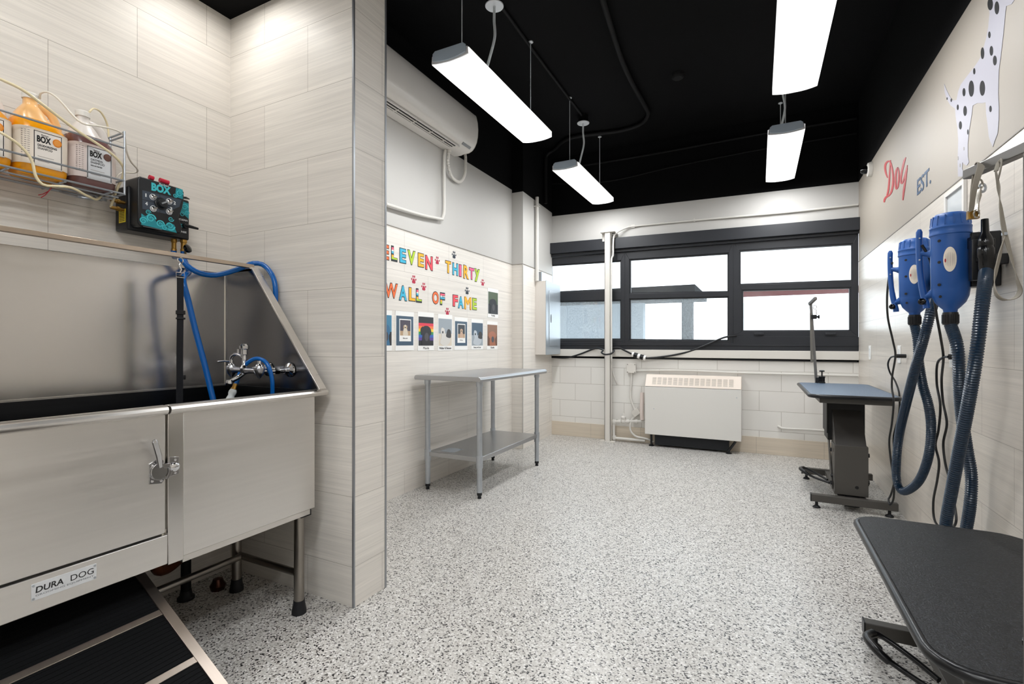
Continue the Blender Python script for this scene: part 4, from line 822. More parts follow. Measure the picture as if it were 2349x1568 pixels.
for y in (.14, .86): b.beam((rx0+.02, y, 0), (rx0+.02, y, rz(rx0)-.03), .02, .02)
b.build('support_legs', alu, t)

# ------------------------------------------------------------------ faucet on the side panel
t = thing('faucet', 'chrome two handle faucet on the side panel of the bath', 'faucet', (-1.95, TY1, 1.03))
fy = 1.345; fz = 1.035; xa, xb = -2.045, -1.862
rc = mat('rough_chrome', 'b4b4b8', .28, 1)
b = MB(); b.cyl((xa, fy, fz), (xb, fy, fz), .013, 16)
for x in (xa, xb): b.lathe((x, fy, fz-.032), [(.003, 0), (.008, .006), (.017, .018), (.021, .034), (.021, .046), (.018, .05), (0, .05)], 18)
b.lathe(((xa+xb)/2-.005, fy, fz-.016), [(.012, 0), (.018, .01), (.018, .024), (.012, .03)], 16); b.build('body', rc, t)
for x in (xa+.02, xb-.02):
    b = MB(); b.cyl((x, fy, fz), (x+.03, fy+.08, fz-.003), .011, 14); b.cyl((x+.03, fy+.08, fz-.003), (x+.03, TY1-.013, fz-.003), .012, 14); b.lathe((x+.03, TY1-.003, fz-.003), [(.032, 0), (.03, .006), (.016, .014), (.014, .03)], 24, None, (0, -1, 0)); b.cyl((x+.026, fy+.065, fz-.003), (x+.03, fy+.085, fz-.003), .016, 6); b.build('supply_leg', chrome, t)
def handle(x, full):
    b = MB(); b.lathe((x, fy, fz+.016), [(.016, 0), (.014, .008), (.008, .014), (.008, .026)], 14)
    if full: b.tube([(x, fy, fz+.036), (x-.035, fy-.01, fz+.038), (x-.062, fy-.015, fz+.036)], [.008, .006, .008], 10, None, None, None, .004)
    b.build('handle', chrome, t)
handle(xa, True); handle(xb, False)
xm = (xa+xb)/2 - .005
b = MB(); b.lathe((xm, fy, fz+.01), [(.017, 0), (.012, .01), (.009, .014), (.009, .055), (.013, .058), (.013, .078), (.019, .082), (.02, .094), (.012, .102), (0, .103)], 16); b.build('diverter', chrome, t)
b = MB(); b.tube([(xa, fy, fz+.02), (xa-.002, fy, fz+.05), (xa+.02, fy, fz+.066), (xa+.05, fy, fz+.066), (xm, fy, fz+.05), (xm, fy, fz+.03)], .007, 10, None, .008); b.cyl((xa+.045, fy, fz+.066), (xa+.045, fy, fz+.09), .005, 10); b.build('vacuum_breaker', chrome, t)
b = MB(); b.tube([(xm, fy, fz-.01), (xm, fy-.03, fz-.03), (xm+.005, fy-.07, fz-.045)], .009, 12, None, .01); b.lathe((xm+.005, fy-.07, fz-.058), [(.012, 0), (.014, .01), (.011, .022)], 12); b.build('spout', chrome, t)
# hose clipped at the faucet with brass coupling and white quick connector
XP = lambda x, px, py: Xp(x).pt(px, py)
t = thing('faucet_hose', 'short blue hose arching over the faucet into the bath', 'hose', (-1.9, 1.33, 1.05))
b = MB(); b.tube([XP(-1.99, 541, 882), XP(-1.985, 548, 862), XP(-1.97, 557, 843), XP(-1.93, 576, 826), XP(-1.90, 592, 822), XP(-1.87, 608, 829), XP(-1.85, 618, 845), XP(-1.845, 624, 870), XP(-1.85, 625, 895), XP(-1.86, 624, 935), XP(-1.90, 615, 985), XP(-1.97, 590, 1005)], .0085, 12, None, .012); b.build('hose', bluehose, t)
d0 = XP(-1.99, 541, 880); d1 = XP(-1.99, 536, 893); dd = (d1-d0).normalized()
b = MB(); b.cyl(d0, d1, .0095, 14); b.cyl(d0 + dd*.018, d0 + dd*.025, .0125, 14); b.build('brass_coupling', brass, t)
b = MB(); b.tube([d1, d1+dd*.008, d1+dd*.018, d1+dd*.026, d1+dd*.04, d1+dd*.055], [.012, .0155, .0155, .0125, .0155, .014], 14); b.build('quick_connector', mat('white_plastic', 'dfe4e6', .35), t)

# ------------------------------------------------------------------ shampoo control box
bx0, bx1 = -2.405, -2.25; by0, by1 = 1.087, 1.262; bz0, bz1 = 1.628, 1.828
t = thing('shampoo_mixing_box', 'black wall mounted shampoo mixing box with turquoise wave graphics', 'control box', (-2.41, 1.18, 1.73))
gb = mat('black_box_plastic', '17191d', .35)
FB = Plane((bx1, 0, 0), (0, 1, 0), (1, 0, 0))
front = [(by0+.006, bz0), (by1-.01, bz0+.0), (by1-.006, bz0+.03), (by1-.02, bz0+.07), (by1-.004, bz0+.115), (by1+.002, bz0+.15), (by1+.002, bz1-.014), (by1-.012, bz1-.003), (by0+.006, bz1+.003), (by0-.002, bz1-.01), (by0-.002, bz0+.012)]
b = MB(); b.slab(FB, front, bx0-bx1+.045, 0); b.build('front_housing', gb, t, bev=.004)
b = MB(); b.rect(Plane((bx0, 0, 0), (0, 1, 0), (1, 0, 0)), by0-.012, bz0-.012, by1+.058, bz1-.03, 0, .098); b.build('rear_housing', gb, t, bev=.008)
tq = mat('turquoise_print', '45c4cf', .4); tq2 = mat('deep_turquoise_print', '1f8f9c', .4); gp = mat('slate_print', '3d4653', .45); wt = mat('white_print', 'e9ecee', .45)
W_, H_ = by1-by0, bz1-bz0; ff = lambda u, v: (by0 + u*W_, bz0 + v*H_)
b = MB(); b.slab(FB, [ff(.08, .36), ff(.72, .36), ff(.72, .46), ff(.80, .52), ff(.9, .58), ff(.95, .74), ff(.08, .74)], .0, .0006); b.build('dial_panel', gp, t, smooth_deg=0)
b = MB()
b.slab(FB, [ff(.08, .545), ff(.8, .545), ff(.8, .555), ff(.08, .555)], .0006, .0008); b.slab(FB, [ff(.45, .36), ff(.46, .36), ff(.46, .74), ff(.45, .74)], .0006, .0008); b.build('panel_lines', gb, t, smooth_deg=0)
b = MB(); a0, z0 = ff(.27, .78); a1, z1 = ff(.70, .95); b.text(FB, 'BOX', a0, z0, a1, z1, .0004, .0014, tq, bold=.05); a0, z0 = ff(.44, .955); a1, z1 = ff(.66, 1.0); b.text(FB, 'Bather', a0, z0-.003, a1, z1-.004, .0004, .0014, wt); b.build('logo_lettering', tq, t, smooth_deg=0)
b = MB()
for ch, u, v in (('1', .14, .62), ('2', .76, .60), ('3', .68, .46), ('4', .14, .45)): a0, z0 = ff(u, v); b.text(FB, ch, a0, z0, a0+(.0045 if ch == '1' else .009), z0+.014, .0006, .0013, wt, bold=.03)
b.build('numerals', wt, t, smooth_deg=0)
for u, v in ((.30, .65), (.66, .64), (.66, .42), (.31, .41)):
    q = FB.P(*ff(u, v), .0006); b = MB(); b.lathe(q, [(.0125, 0), (.0125, .002), (.0105, .002), (.0105, .0)], 20, wt, (1, 0, 0), True); b.lathe(q, [(.0095, 0), (.009, .006), (.006, .008), (0, .009)], 16, chrome, (1, 0, 0)); b.beam(q + Vector((.01, -.004, -.002)), q + Vector((.012, .010, .004)), .004, .005, chrome); b.build('valve_knob', chrome, t)
q = FB.P(*ff(.475, .55), .0006); b = MB(); b.lathe(q, [(.025, 0), (.025, .004), (.02, .006), (.018, .018), (.016, .021), (0, .022)], 24, gb, (1, 0, 0)); b.beam(q + Vector((.023, -.008, -.004)), q + Vector((.023, .014, .010)), .004, .006, mat('grey_pointer', '8b8f93', .3)); b.build('selector_dial', gb, t)
def swirl(b, u, v, r, m, turns=1.6, dirn=1, wd=.16, c=.0009, a0=0, pl=FB, W=W_, H=H_, f=ff):
    L_, R_ = [], []
    for k in range(26):
        th = a0 + dirn*turns*2*math.pi*k/25; rr = r*(1 - .8*k/25); ww = r*wd*(1 - .5*k/25)
        p = f(u, v); L_.append((p[0] + (rr+ww)*math.cos(th), p[1] + (rr+ww)*math.sin(th))); R_.append((p[0] + (rr-ww)*math.cos(th), p[1] + (rr-ww)*math.sin(th)))
    for k in range(25): b.slab(pl, [L_[k], L_[k+1], R_[k+1], R_[k]], c, c+.0005, m)
b = MB(); b.slab(FB, [ff(.06, .03), ff(.84, .0), ff(.80, .08), ff(.78, .16), ff(.66, .20), ff(.60, .12), ff(.50, .16), ff(.44, .17), ff(.40, .10), ff(.34, .22), ff(.22, .28), ff(.14, .22), ff(.06, .26)], 0, .0007, tq2)
b.slab(FB, [ff(.80, .78), ff(.98, .76), ff(.98, .97), ff(.82, .97)], 0, .0007, tq2)
for u, v, r, d in ((.26, .20, .018, 1), (.20, .31, .010, 1), (.46, .12, .016, 1), (.68, .12, .019, -1), (.70, .27, .011, -1), (.56, .06, .012, 1), (.10, .12, .015, 1), (.90, .86, .014, 1), (.80, .80, .009, -1), (.92, .93, .009, 1)): swirl(b, u, v, r, tq, 1.5, d)
b.build('wave_graphic', tq, t, smooth_deg=0)
SB = Plane((bx0+.098, 0, 0), (0, 1, 0), (1, 0, 0)); s0 = by1+.006
b = MB(); b.slab(SB, [(s0+.006, bz0+.115), (s0+.048, bz0+.085), (s0+.048, bz1-.045), (s0+.012, bz1-.040)], 0, .0007, tq2)
for y, z, r in ((s0+.03, bz1-.065, .014), (s0+.02, bz1-.10, .011), (s0+.04, bz1-.09, .010)): swirl(b, 0, 0, r, tq, 1.5, 1, f=lambda u, v, y=y, z=z: (y, z), pl=SB)
b.build('wave_graphic', tq, t, smooth_deg=0)
b = MB(); b.text(SB, 'CLEAN', s0+.006, bz0+.072, s0+.042, bz0+.080, .0002, .001, wt, bold=.02); b.text(SB, 'RINSE', s0+.004, bz0+.018, s0+.038, bz0+.026, .0002, .001, wt, bold=.02); b.rect(SB, s0-.002, bz0+.042, s0+.022, bz0+.056, .0001, .0008, tq); b.text(SB, 'OFF', s0+.0, bz0+.045, s0+.018, bz0+.053, .0008, .0013, gb, bold=.02); b.build('lettering', wt, t, smooth_deg=0)
b = MB(); q = SB.P(s0+.03, bz0+.05, 0); b.lathe(q, [(.012, 0), (.011, .014), (0, .016)], 16, None, (1, 0, 0)); b.tube([q + Vector((.01, -.008, .002)), q + Vector((.014, .02, -.001)), q + Vector((.016, .05, -.004))], [.008, .007, .005], 12); b.build('rinse_lever', blackp, t)
b = MB(); b.beam((bx0+.04, by1+.006, bz1-.016), (bx0+.1, by1+.05, bz1-.022), .03, .004); b.build('side_tab', blackp, t)
LPp = Plane((0, by0-.0125, 0), (-1, 0, 0), (0, -1, 0)); b = MB(); b.rect(LPp, 2.32, bz0+.02, 2.37, bz0+.075, 0, .001); b.build('yellow_label', mat('yellow_label', 'e5cf2e', .5), t)
b = MB()
for k in range(7): b.rect(LPp, 2.325, bz0+.026+k*.0065, 2.365, bz0+.0285+k*.0065, .001, .0013)
b.build('label_print', OUT, t, smooth_deg=0)
pk = mat('crimson_plastic', 'c41f3c', .3)
for y, l in ((by0+.045, .016), (by0+.085, .035)):
    b = MB(); b.cyl((bx1-.012, y, bz1+.013), (bx1-.012, y+l, bz1+.011), .0095, 16); b.build('red_clip', pk, t)
for x, y, r in ((-2.345, by1+.012, .012), (-2.318, by1+.038, .0135)):
    b = MB(); b.lathe((x, y, bz0-.012), [(r, 0), (r, -.012), (r*.8, -.014), (r*.8, -.04), (r*.95, -.042), (r*.95, -.052), (0, -.052)], 14); b.build('brass_fitting', brass, t)
for z in (bz0+.07, bz0+.10):
    b = MB(); b.cyl((-2.33, by0-.06, z), (-2.33, by0-.012, z), .007, 12); b.cyl((-2.33, by0-.04, z), (-2.33, by0-.03, z), .0095, 12); b.build('brass_inlet', brass, t)
b = MB(); b.slab(FB, [ff(.1, -.0), ff(.5, -.0)] + [ff(.5, .01), ff(.1, .01)], -.03, .0003); b.build('bottom_highlight', mat('grey_highlight', '6d6f73', .3), t, smooth_deg=0)  # lighter grey strip painted as a highlight along the lower edge

# blue hoses
fyA = by1+.038
t = thing('blue_hose', 'blue hose dropping straight from the mixing box into the bath', 'hose', (-2.2, 1.3, 1.5))
b = MB(); b.tube([(-2.318, fyA, bz0-.06), (-2.315, fyA, 1.53), (-2.27, fyA-.005, 1.47), XP(-2.20, 420, 640), XP(-2.18, 432, 690), XP(-2.16, 449, 760), XP(-2.14, 468, 830), XP(-2.12, 484, 895), XP(-2.08, 505, 985), XP(-2.04, 520, 1060)], .0118, 14, None, .02); b.build('hose', bluehose, t)
t = thing('blue_hose', 'blue hose sagging over the backsplash rail and behind the side panel', 'hose', (-2.25, 1.4, 1.5))
b = MB(); b.tube([(-2.345, by1+.012, bz0-.06), (-2.342, by1+.01, 1.54), XP(-2.26, 413, 590), XP(-2.24, 428, 608), XP(-2.22, 455, 625), XP(-2.20, 490, 631), XP(-2.18, 525, 624), XP(-2.16, 560, 612), (-2.16, 1.525, 1.532), (-2.12, 1.553, 1.525), (-2.06, 1.557, 1.47), (-2.04, 1.558, 1.40), (-2.045, 1.558, 1.30), (-2.05, 1.557, 1.15), (-2.02, 1.557, 1.0)], .0115, 14, None, .02); b.build('hose', bluehose, t)
t = thing('pressure_knob', 'black round knob on the fitting under the mixing box', 'knob', (-2.26, 1.34, 1.52))
q = XP(-2.27, 426, 572); b = MB(); b.lathe(q, [(0, 0), (.016, .001), (.019, .006), (.019, .014), (.014, .018), (0, .019)], 20, None, (.75, .35, .35)); b.build('knob', mat('black_gloss'), t)
b = MB(); b.cyl(q, (-2.305, fyA, 1.552), .005, 10); b.build('stem', brass, t)
q = XP(-2.19, 413.5, 597)
t = thing('tether_strap', 'black nylon tether strap hanging from the bath rail by a chrome clip', 'strap', q)
xs = -2.118; zz = 1.502; ys = Xp(xs).at(413.5, 610)[0]
b = MB(); b.tube([Vector((xs, ys + .011*math.cos(u), zz - .012 + .011*math.sin(u))) for u in [2*math.pi*k/18 for k in range(18)]], .0022, 8, closed=True); b.build('ring', chrome, t)
b = MB(); b.tube([(xs, ys, zz-.022), (xs, ys-.004, zz-.035), (xs, ys+.004, zz-.05), (xs, ys, zz-.062)], [.003, .005, .004, .003], 10); b.build('swivel_clip', chrome, t)
b = MB(); b.tube([Vector((xs, ys+p, zz-.062+q_)) for p, q_ in ((-.016, 0), (.016, 0), (.016, -.02), (-.016, -.02))], .0022, 8, closed=True); b.build('buckle_loop', chrome, t)
b = MB(); zs = zz-.075
b.rings([[Vector((xs+dx, ys + off + dy, z)) for dx, dy in ((-.0015, -.0125), (.0015, -.0125), (.0015, .0125), (-.0015, .0125))] for z, off in ((zs, 0), (1.28, .0), (1.18, -.001), (1.10, -.002), (1.0, -.002), (.93, -.003), (.84, -.003))]); b.build('webbing', mat('black_webbing', '15161b', .75, bump=(500, .4)), t)
for q0, q1 in (((xs-.004, ys-.017, 1.268), (xs+.006, ys+.018, 1.285)), ((xs-.004, ys-.017, 1.248), (xs+.006, ys+.018, 1.256)), ((xs-.003, ys+.012, 1.0), (xs+.004, ys+.02, 1.02))): b = MB(); b.box(q0, q1); b.build('slide_buckle', blackp, t, bev=.002)

# ------------------------------------------------------------------ wire rack with shampoo jugs
RYE_, RX0, RX1 = 1.022, -2.395, -2.215; ry0 = .30; wz = (1.733, 1.785, 1.913, 1.975)
wire = mat('rack_wire', 'a5aab0', .3, .6)
t = thing('wire_rack', 'grey wire rack on the tiled wall holding the shampoo jugs', 'rack', (-2.4, .66, 1.733))
b = MB(); W = .0038
for z in (wz[0], wz[1], wz[2]): b.cyl((RX1, ry0, z), (RX1, RYE_, z), W, 8)
b.build('front_wire', wire, t)
b = MB(); 
for z in (wz[0], wz[3]): b.cyl((RX0, ry0, z), (RX0, RYE_, z), W, 8)
b.build('rear_wire', wire, t)
b = MB()
for x, zt_ in ((RX1, wz[3]+.004), (RX0+.075, wz[3]), (RX0, wz[3])): b.cyl((x, RYE_, wz[0]-.003), (x, RYE_, zt_), W, 8)
for z in (wz[0], wz[1]+.004, wz[2]+.048, wz[3]): b.cyl((RX0, RYE_, z), (RX1, RYE_, z), W, 8)
b.build('end_frame', wire, t)
b = MB()
for y in (ry0, .42, .55, .69, .84, .98): b.cyl((RX0, y, wz[0]-.004), (RX1, y, wz[0]-.004), W, 8)
for x in (RX0+.045, RX0+.09, RX0+.135): b.cyl((x, ry0, wz[0]-.008), (x, RYE_, wz[0]-.008), W*.8, 8)
b.build('base_wires', wire, t)
b = MB(); b.tube([(RX0+.03, .88, wz[0]-.008), (RX0+.10, .90, wz[0]-.03), (RX0+.12, .95, wz[0]-.032), (RX0+.06, .97, wz[0]-.015)], W, 8, None, .01); b.build('hook', wire, t)
JX = -2.308
def sup(cx, cy, hx, hy, z, n=36, e=3.2):
    o = []
    for k in range(n):
        th = 2*math.pi*k/n; c, s = math.cos(th), math.sin(th); o.append(Vector((cx + hx*math.copysign(abs(c)**(2/e), c), cy + hy*math.copysign(abs(s)**(2/e), s), z)))
    return o
def jug(y, liquid, top, ring, lines, lab, brown=False):
    t = thing('shampoo_jug', lab, 'jug', (JX, y, wz[0]), 'gallon jugs of shampoo in the wire rack')
    z0 = wz[0]-.001; S = [(.002, .058, .052), (.008, .068, .062), (.03, .073, .067), (.10, .0735, .068), (.165, .073, .067), (.185, .069, .062), (.20, .058, .058), (.215, .047, .05), (.235, .036, .040), (.252, .026, .026), (.262, .019, .019), (.285, .0185, .0185)]
    cy = lambda h: y - (0 if h < .165 else min(.021, (h-.165)*.42))
    b = MB(); cut = .205 if not brown else .20
    lo = [s for s in S if s[0] <= cut]; hi = [s for s in S if s[0] >= lo[-1][0]]
    b.rings([sup(JX, cy(h), hx*.95, hy, z0+h) for h, hy, hx in lo], liquid, True); b.rings([sup(JX, cy(h), hx*.95, hy, z0+h, e=2.6) for h, hy, hx in hi], top, True)
    b.build('body', liquid, t, smooth_deg=50)
    b = MB(); b.tube([(JX, cy(.27)+.008, z0+.262), (JX, y+.014, z0+.262), (JX, y+.038, z0+.246), (JX, y+.052, z0+.212), (JX, y+.057, z0+.165)], [.0085]*40, 12, None, .008, None, .014); b.build('handle', top, t)
    b = MB(); b.lathe((JX, cy(.28), z0+.282), [(.0225, 0), (.0225, .018), (.02, .021), (0, .022)], 24); b.build('cap', mat('white_cap', 'e6e4df', .35), t)
    # wrap label: shell round the room side
    lz0, lz1 = z0+.04, z0+.168; ring_ = lambda g, z: [p for p in sup(JX, y, (.067+g)*.95, .073+g, z, 72)]
    b = MB(); idx = list(range(54, 72)) + list(range(0, 19)); ins, out = ring_(.0006, lz0), ring_(.0014, lz0); it_, ot_ = ring_(.0006, lz1), ring_(.0014, lz1)
    for i, j in zip(idx, idx[1:]): b.face([out[i], out[j], ot_[j], ot_[i]])
    b.build('label', mat('label_blush' if brown else 'label_cream', 'd9cbc6' if brown else 'eadfd0', .4), t)
    fx = JX + (.067+.0016)*.95 + .001; FJ = Plane((fx, y, z0), (0, 1, 0), (1, 0, 0))
    b = MB(); b.rect(FJ, -.034, .036, .044, .158, -.004, .0012); b.build('front_label', mat('label_grey_white' if brown else 'label_white', 'd7dade' if brown else 'efe9e2', .3), t, smooth_deg=0)
    b = MB()
    for q in ((-.034, .040, -.0320, .158), (-.034, .156, .042, .158), (.040, .040, .042, .158)): b.rect(FJ, *q, .0012, .0018, OUT)
    b.text(FJ, 'BOX', -.026, .120, .012, .143, .0012, .002, OUT, bold=.04)
    b.text(FJ, 'Bather', -.014, .145, .006, .149, .0012, .002, OUT)
    for k, (s, x1, h, bo) in enumerate(lines): b.text(FJ, s, -.024, .106-.0105*k, x1-.014, .106-.0105*k+h, .0012, .002, OUT, bold=bo)
    for k in range(3): b.rect(FJ, -.024, .070-.008*k, .020 - .006*k, .0715-.008*k, .0012, .0016, mat('faint_print', '9a8f8a', .5))
    b.build('label_lettering', OUT, t, smooth_deg=0)
    b = MB(); b.slab(FJ, oval(.029, .132, .0125, .0140, 24), .0018, .0026, ring); b.slab(FJ, oval(.029, .132, .0095, .0110, 24), .0026, .003, mat('seal_inner_' + ring.name, '7b5a50' if brown else 'f0a04a', .4)); b.build('seal', ring, t, smooth_deg=0)
    b = MB(); SJ = Plane((JX+.045, y-.0, z0), (-.18, -1, 0), (1, -.18, 0))
    for k in range(14):
        for y0_, y1_ in ((-.062, -.055), (-.055, -.048), (-.048, -.040)):
            c_ = (.0684*.95)*(1 - (abs(y0_+y1_)/2/.0744)**3.2)**(1/3.2) - .0662; b.rect(FJ, y0_, .060+.0072*k, y1_, .0615+.0072*k, c_-.002, c_+.0006)
    b.build('fine_print', mat('faint_print'), t, smooth_deg=0)
orl = mat('orange_shampoo', 'f5a410', .22, trans=.0, coat=.4); ort = mat('orange_tinted_plastic', 'f6c07e', .3, coat=.3); brl = mat('brown_shampoo', '6b4a48', .25, coat=.4); wtp = mat('milky_plastic', 'e0dad5', .3, coat=.3)
jug(.948, brl, wtp, mat('seal_brown', '6b4a44', .4), [('OATMEAL', .030, .008, .02), ('SHAMPOO', .034, .008, .02), ('WITH OAT PROTEIN', .026, .005, 0)], 'brown oatmeal shampoo jug at the right end of the wire rack', True)
jug(.797, orl, ort, mat('seal_orange', 'e8871a', .4), [('DEODORIZING', .042, .0075, .02), ('SHAMPOO', .030, .0075, .02)], 'orange shampoo jug in the rack beside the brown jug')
jug(.646, orl, wtp, mat('seal_orange'), [('DEODORIZING', .042, .0075, .02), ('SHAMPOO', .030, .0075, .02)], 'orange shampoo jug cut off by the left edge of the picture')
tubem = mat('amber_clear_tubing', 'e8dab4', .2, coat=.3); tubew = mat('milky_tubing', 'ece6da', .25)
def tubing(lab, pts, r, m): t = thing('feed_tube', lab, 'tube', pts[0]); b = MB(); b.tube(pts, r, 10, None, .012); b.build('tubing', m, t)
tubing('amber plastic tube running in front of the jugs down to the mixing box', [XP(-2.24, -60, 150), XP(-2.22, 0, 181), XP(-2.20, 50, 205), XP(-2.20, 105, 245), XP(-2.20, 175, 298), XP(-2.20, 250, 348), XP(-2.22, 280, 378), XP(-2.25, 283, 400), XP(-2.28, 270, 430), XP(-2.31, 262, 452), (-2.33, by0-.06, bz0+.07)], .0048, tubem)
tubing('milky tube rising from the orange jug and curving over the brown jug', [XP(-2.30, 92, 226), XP(-2.28, 93, 214), XP(-2.26, 110, 211), XP(-2.24, 135, 228), XP(-2.22, 165, 262), XP(-2.21, 190, 283), XP(-2.21, 225, 289), XP(-2.21, 262, 297), XP(-2.23, 285, 312), XP(-2.26, 290, 345), XP(-2.30, 300, 370), XP(-2.36, 315, 388), XP(-2.39, 310, 396), XP(-2.38, 280, 396), XP(-2.36, 266, 410), (-2.33, by0-.06, bz0+.10)], .0034, tubew)
tubing('amber tube looping low in front of the wire rack', [XP(-2.22, -30, 288), XP(-2.20, 0, 303), XP(-2.195, 45, 333), XP(-2.195, 72, 366), XP(-2.195, 82, 404), XP(-2.195, 100, 424), XP(-2.195, 130, 427), XP(-2.21, 165, 431), XP(-2.24, 200, 449), XP(-2.28, 222, 457), XP(-2.32, 235, 446)], .0046, tubem)
tubing('short amber tube behind the cap of the brown jug', [XP(-2.31, 205, 257), XP(-2.34, 215, 249), XP(-2.37, 232, 258), XP(-2.39, 246, 285), XP(-2.38, 250, 320)], .0036, tubem)
t = thing('red_tie', 'red twisted tie hanging under the wire rack', 'tie', XP(-2.28, 118, 432)); rd = mat('red_thread', 'a3202c', .6)
b = MB(); b.tube([(RX1-.065, Xp(RX1-.065).at(124, 432)[0], wz[0]-.007), XP(-2.28, 112, 438), XP(-2.28, 98, 445), XP(-2.28, 88, 447)], .0016, 6); b.build('strand', rd, t)
b = MB(); b.tube([XP(-2.28, 112, 438), XP(-2.28, 104, 447), XP(-2.28, 94, 453)], .0016, 6); b.build('strand', rd, t)

# ------------------------------------------------------------------ dryers on the right wall
blu = mat('royal_blue_plastic', '215399', .42, bump=(200, .04)); nyt = mat('deep_blue_hose', '10293f', .3, coat=.2)
def dryer(px, py_top, py_bot, lab, hose, cord, plug, nozzle):
    X = .715; d_ = ray(px, 0); tt_ = X/d_.x; Y = d_.y*tt_; zt_ = CH + (HZ-py_top)/F*tt_; zb_ = CH + (HZ-py_bot)/F*tt_; H = zt_-zb_
    t = thing('pet_dryer', lab, 'dryer', (X, Y, zb_), 'blue pet dryers on the right wall')
    k = H/.418; R = .745
    pr = [(.0, 0), (.030, 0), (.032, .012), (.045, .022), (.066, .042), (.079, .068), (.0835, .095), (.0835, .103), (.0845, .105), (.0865, .20), (.088, .325), (.092, .328), (.092, .334), (.0905, .336), (.0905, .355), (.092, .357), (.091, .362), (.087, .366), (.084, .392), (.078, .410), (.066, .418), (0, .419)]
    b = MB(); b.lathe((X, Y, zb_), [(r*R, h*k) for r, h in pr], 40)
    for a in range(0, 360, 24): c, s = math.cos(math.radians(a)), math.sin(math.radians(a)); b.beam((X+c*.086*R, Y+s*.086*R, zb_+.368*k), (X+c*.081*R, Y+s*.081*R, zb_+.408*k), .004, .004)
    b.build('body', blu, t)
    cam_a = math.atan2(-Y, -X)
    def patch(ang, h, ra, rh, m, b, r=.0872, n=18):
        r *= R; ra /= 1; N_ = 14; vo, vi = [], []
        for q in range(N_+1):
            u = -math.cos(math.pi*q/N_); a = ang + ra*u; e_ = rh*math.sqrt(max(0, 1-u*u)) + 1e-5
            for sg in (-1, 1): vo.append(Vector((X + (r+.0006)*math.cos(a), Y + (r+.0006)*math.sin(a), zb_ + (h + sg*e_)*k)))
        b.raw(vo, [(2*q, 2*q+2, 2*q+3, 2*q+1) for q in range(N_)], m)
    for off, hs in ((-.55, (.30, .21, .115, .065)), (1.35, (.30, .21))):
        b = MB()
        for h in hs: patch(cam_a - .0 + off, h, .10, .006, blackp, b, (.0878 if h > .1 else .079))
        b.build('vent', blackp, t, smooth_deg=0)
    b = MB(); patch(cam_a - .02, .218, .32, .052, mat('label_cream'), b, .0874, 30); lb = b.build('oval_label', mat('label_cream'), t, smooth_deg=0)
    b = MB()
    for j in range(6): patch(cam_a - .21 + j*.075, .218, .010, .034 - .004*abs(j-2.5), mat('faint_print'), b, .0886, 8)
    patch(cam_a - .23, .214, .04, .008, crim, b, .0890, 8); b.build('label_print', crim, t, smooth_deg=0)
    # carrying handle on the room side
    h_ = Vector((-.90, .43, 0)).normalized(); O = Vector((X, Y, zb_)); g = lambda r, h: O + h_*r*R + Vector((0, 0, h*k))
    b = MB(); b.tube([g(.136, .372), g(.137, .36), g(.138, .30), g(.134, .20), g(.124, .12), g(.112, .065), g(.104, .035), g(.103, .022)], [.006] + [.0115]*18 + [.0125]*10 + [.009, .006], 14, None, .012)
    b.tube([g(.07, .255), g(.10, .26), g(.13, .265)], [.024, .018, .013, .011], 14, None, .01); b.tube([g(.07, .085), g(.09, .078), g(.112, .07)], [.022, .017, .013, .012], 14, None, .01); b.build('handle', blu, t)
    b = MB(); b.lathe(g(.112, .05) + Vector((-.01, -.012, 0)), [(.012, 0), (.014, .004), (.014, .014), (.008, .018), (0, .018)], 12, None, (-.4, -.9, 0)); b.build('switch', mat('black_gloss'), t)
    b = MB(); [b.lathe(g(.14, h) + Vector((-.0, -.014, 0)), [(.004, 0), (.003, .002), (0, .003)], 8, None, (-.4, -.9, 0)) for h in (.33, .235)]; b.build('screws', galv, t)
    b = MB(); b.lathe((X, Y, zb_-.052), [(.025, 0), (.0265, .005), (.0265, .045), (.025, .052), (.0, .052)], 24); 
    for a in range(0, 360, 20): c, s = math.cos(math.radians(a)), math.sin(math.radians(a)); b.box((X+c*.0265-.0015, Y+s*.0265-.0015, zb_-.046), (X+c*.0265+.0015, Y+s*.0265+.0015, zb_-.010))
    b.build('hose_collar', blackp, t)
    b = MB(); b.box((X+.055, Y-.04, zb_+.10), (RX-.0008, Y+.04, zb_+.32)); b.build('wall_bracket', blackp, t, bev=.004)
    hp = [Vector((X, Y, zb_-.05))] + [XP(x, a, c) for x, a, c in hose]
    b = MB(); b.tube(hp, .0200, 16, None, .0050, (0, .0017)); hs = b.build('flexible_hose', nyt, t, smooth_deg=30)
    cp = [XP(x, a, c) for x, a, c in cord]; b = MB(); b.tube([g(.13, .30) + Vector((0, -.016, 0))] + cp, .0055, 8, None, .012); b.build('power_cord', cab, t)
    b = MB(); q, e = cp[-1], (cp[-1]-cp[-2]).normalized(); b.cyl(q, q + Vector((.0, 0, 0)) + Vector((RX-.009-q.x, 0, 0)), .013, 12); b.build('plug', blackp, t)
    if nozzle:
        nx, ntop, nbot = nozzle; N0 = XP(.785, nx, nbot); N1 = XP(.785, nx-3, ntop); ax = (N1-N0).normalized(); L_ = (N1-N0).length
        b = MB(); b.lathe(N0, [(.022, 0), (.0235, .01), (.0235, L_*.25), (.026, L_*.27), (.026, L_*.42), (.022, L_*.48), (.024, L_*.50), (.024, L_*.56), (.021, L_*.64), (.0125, L_*.74), (.0115, L_*.99), (.0105, L_), (0, L_)], 22, None, ax)
        b.lathe(N0, [(.0240, L_*.09), (.0240, L_*.10)], 22, None, ax); b.build('nozzle', mat('black_gloss2', '0b0c0e', .18), t)
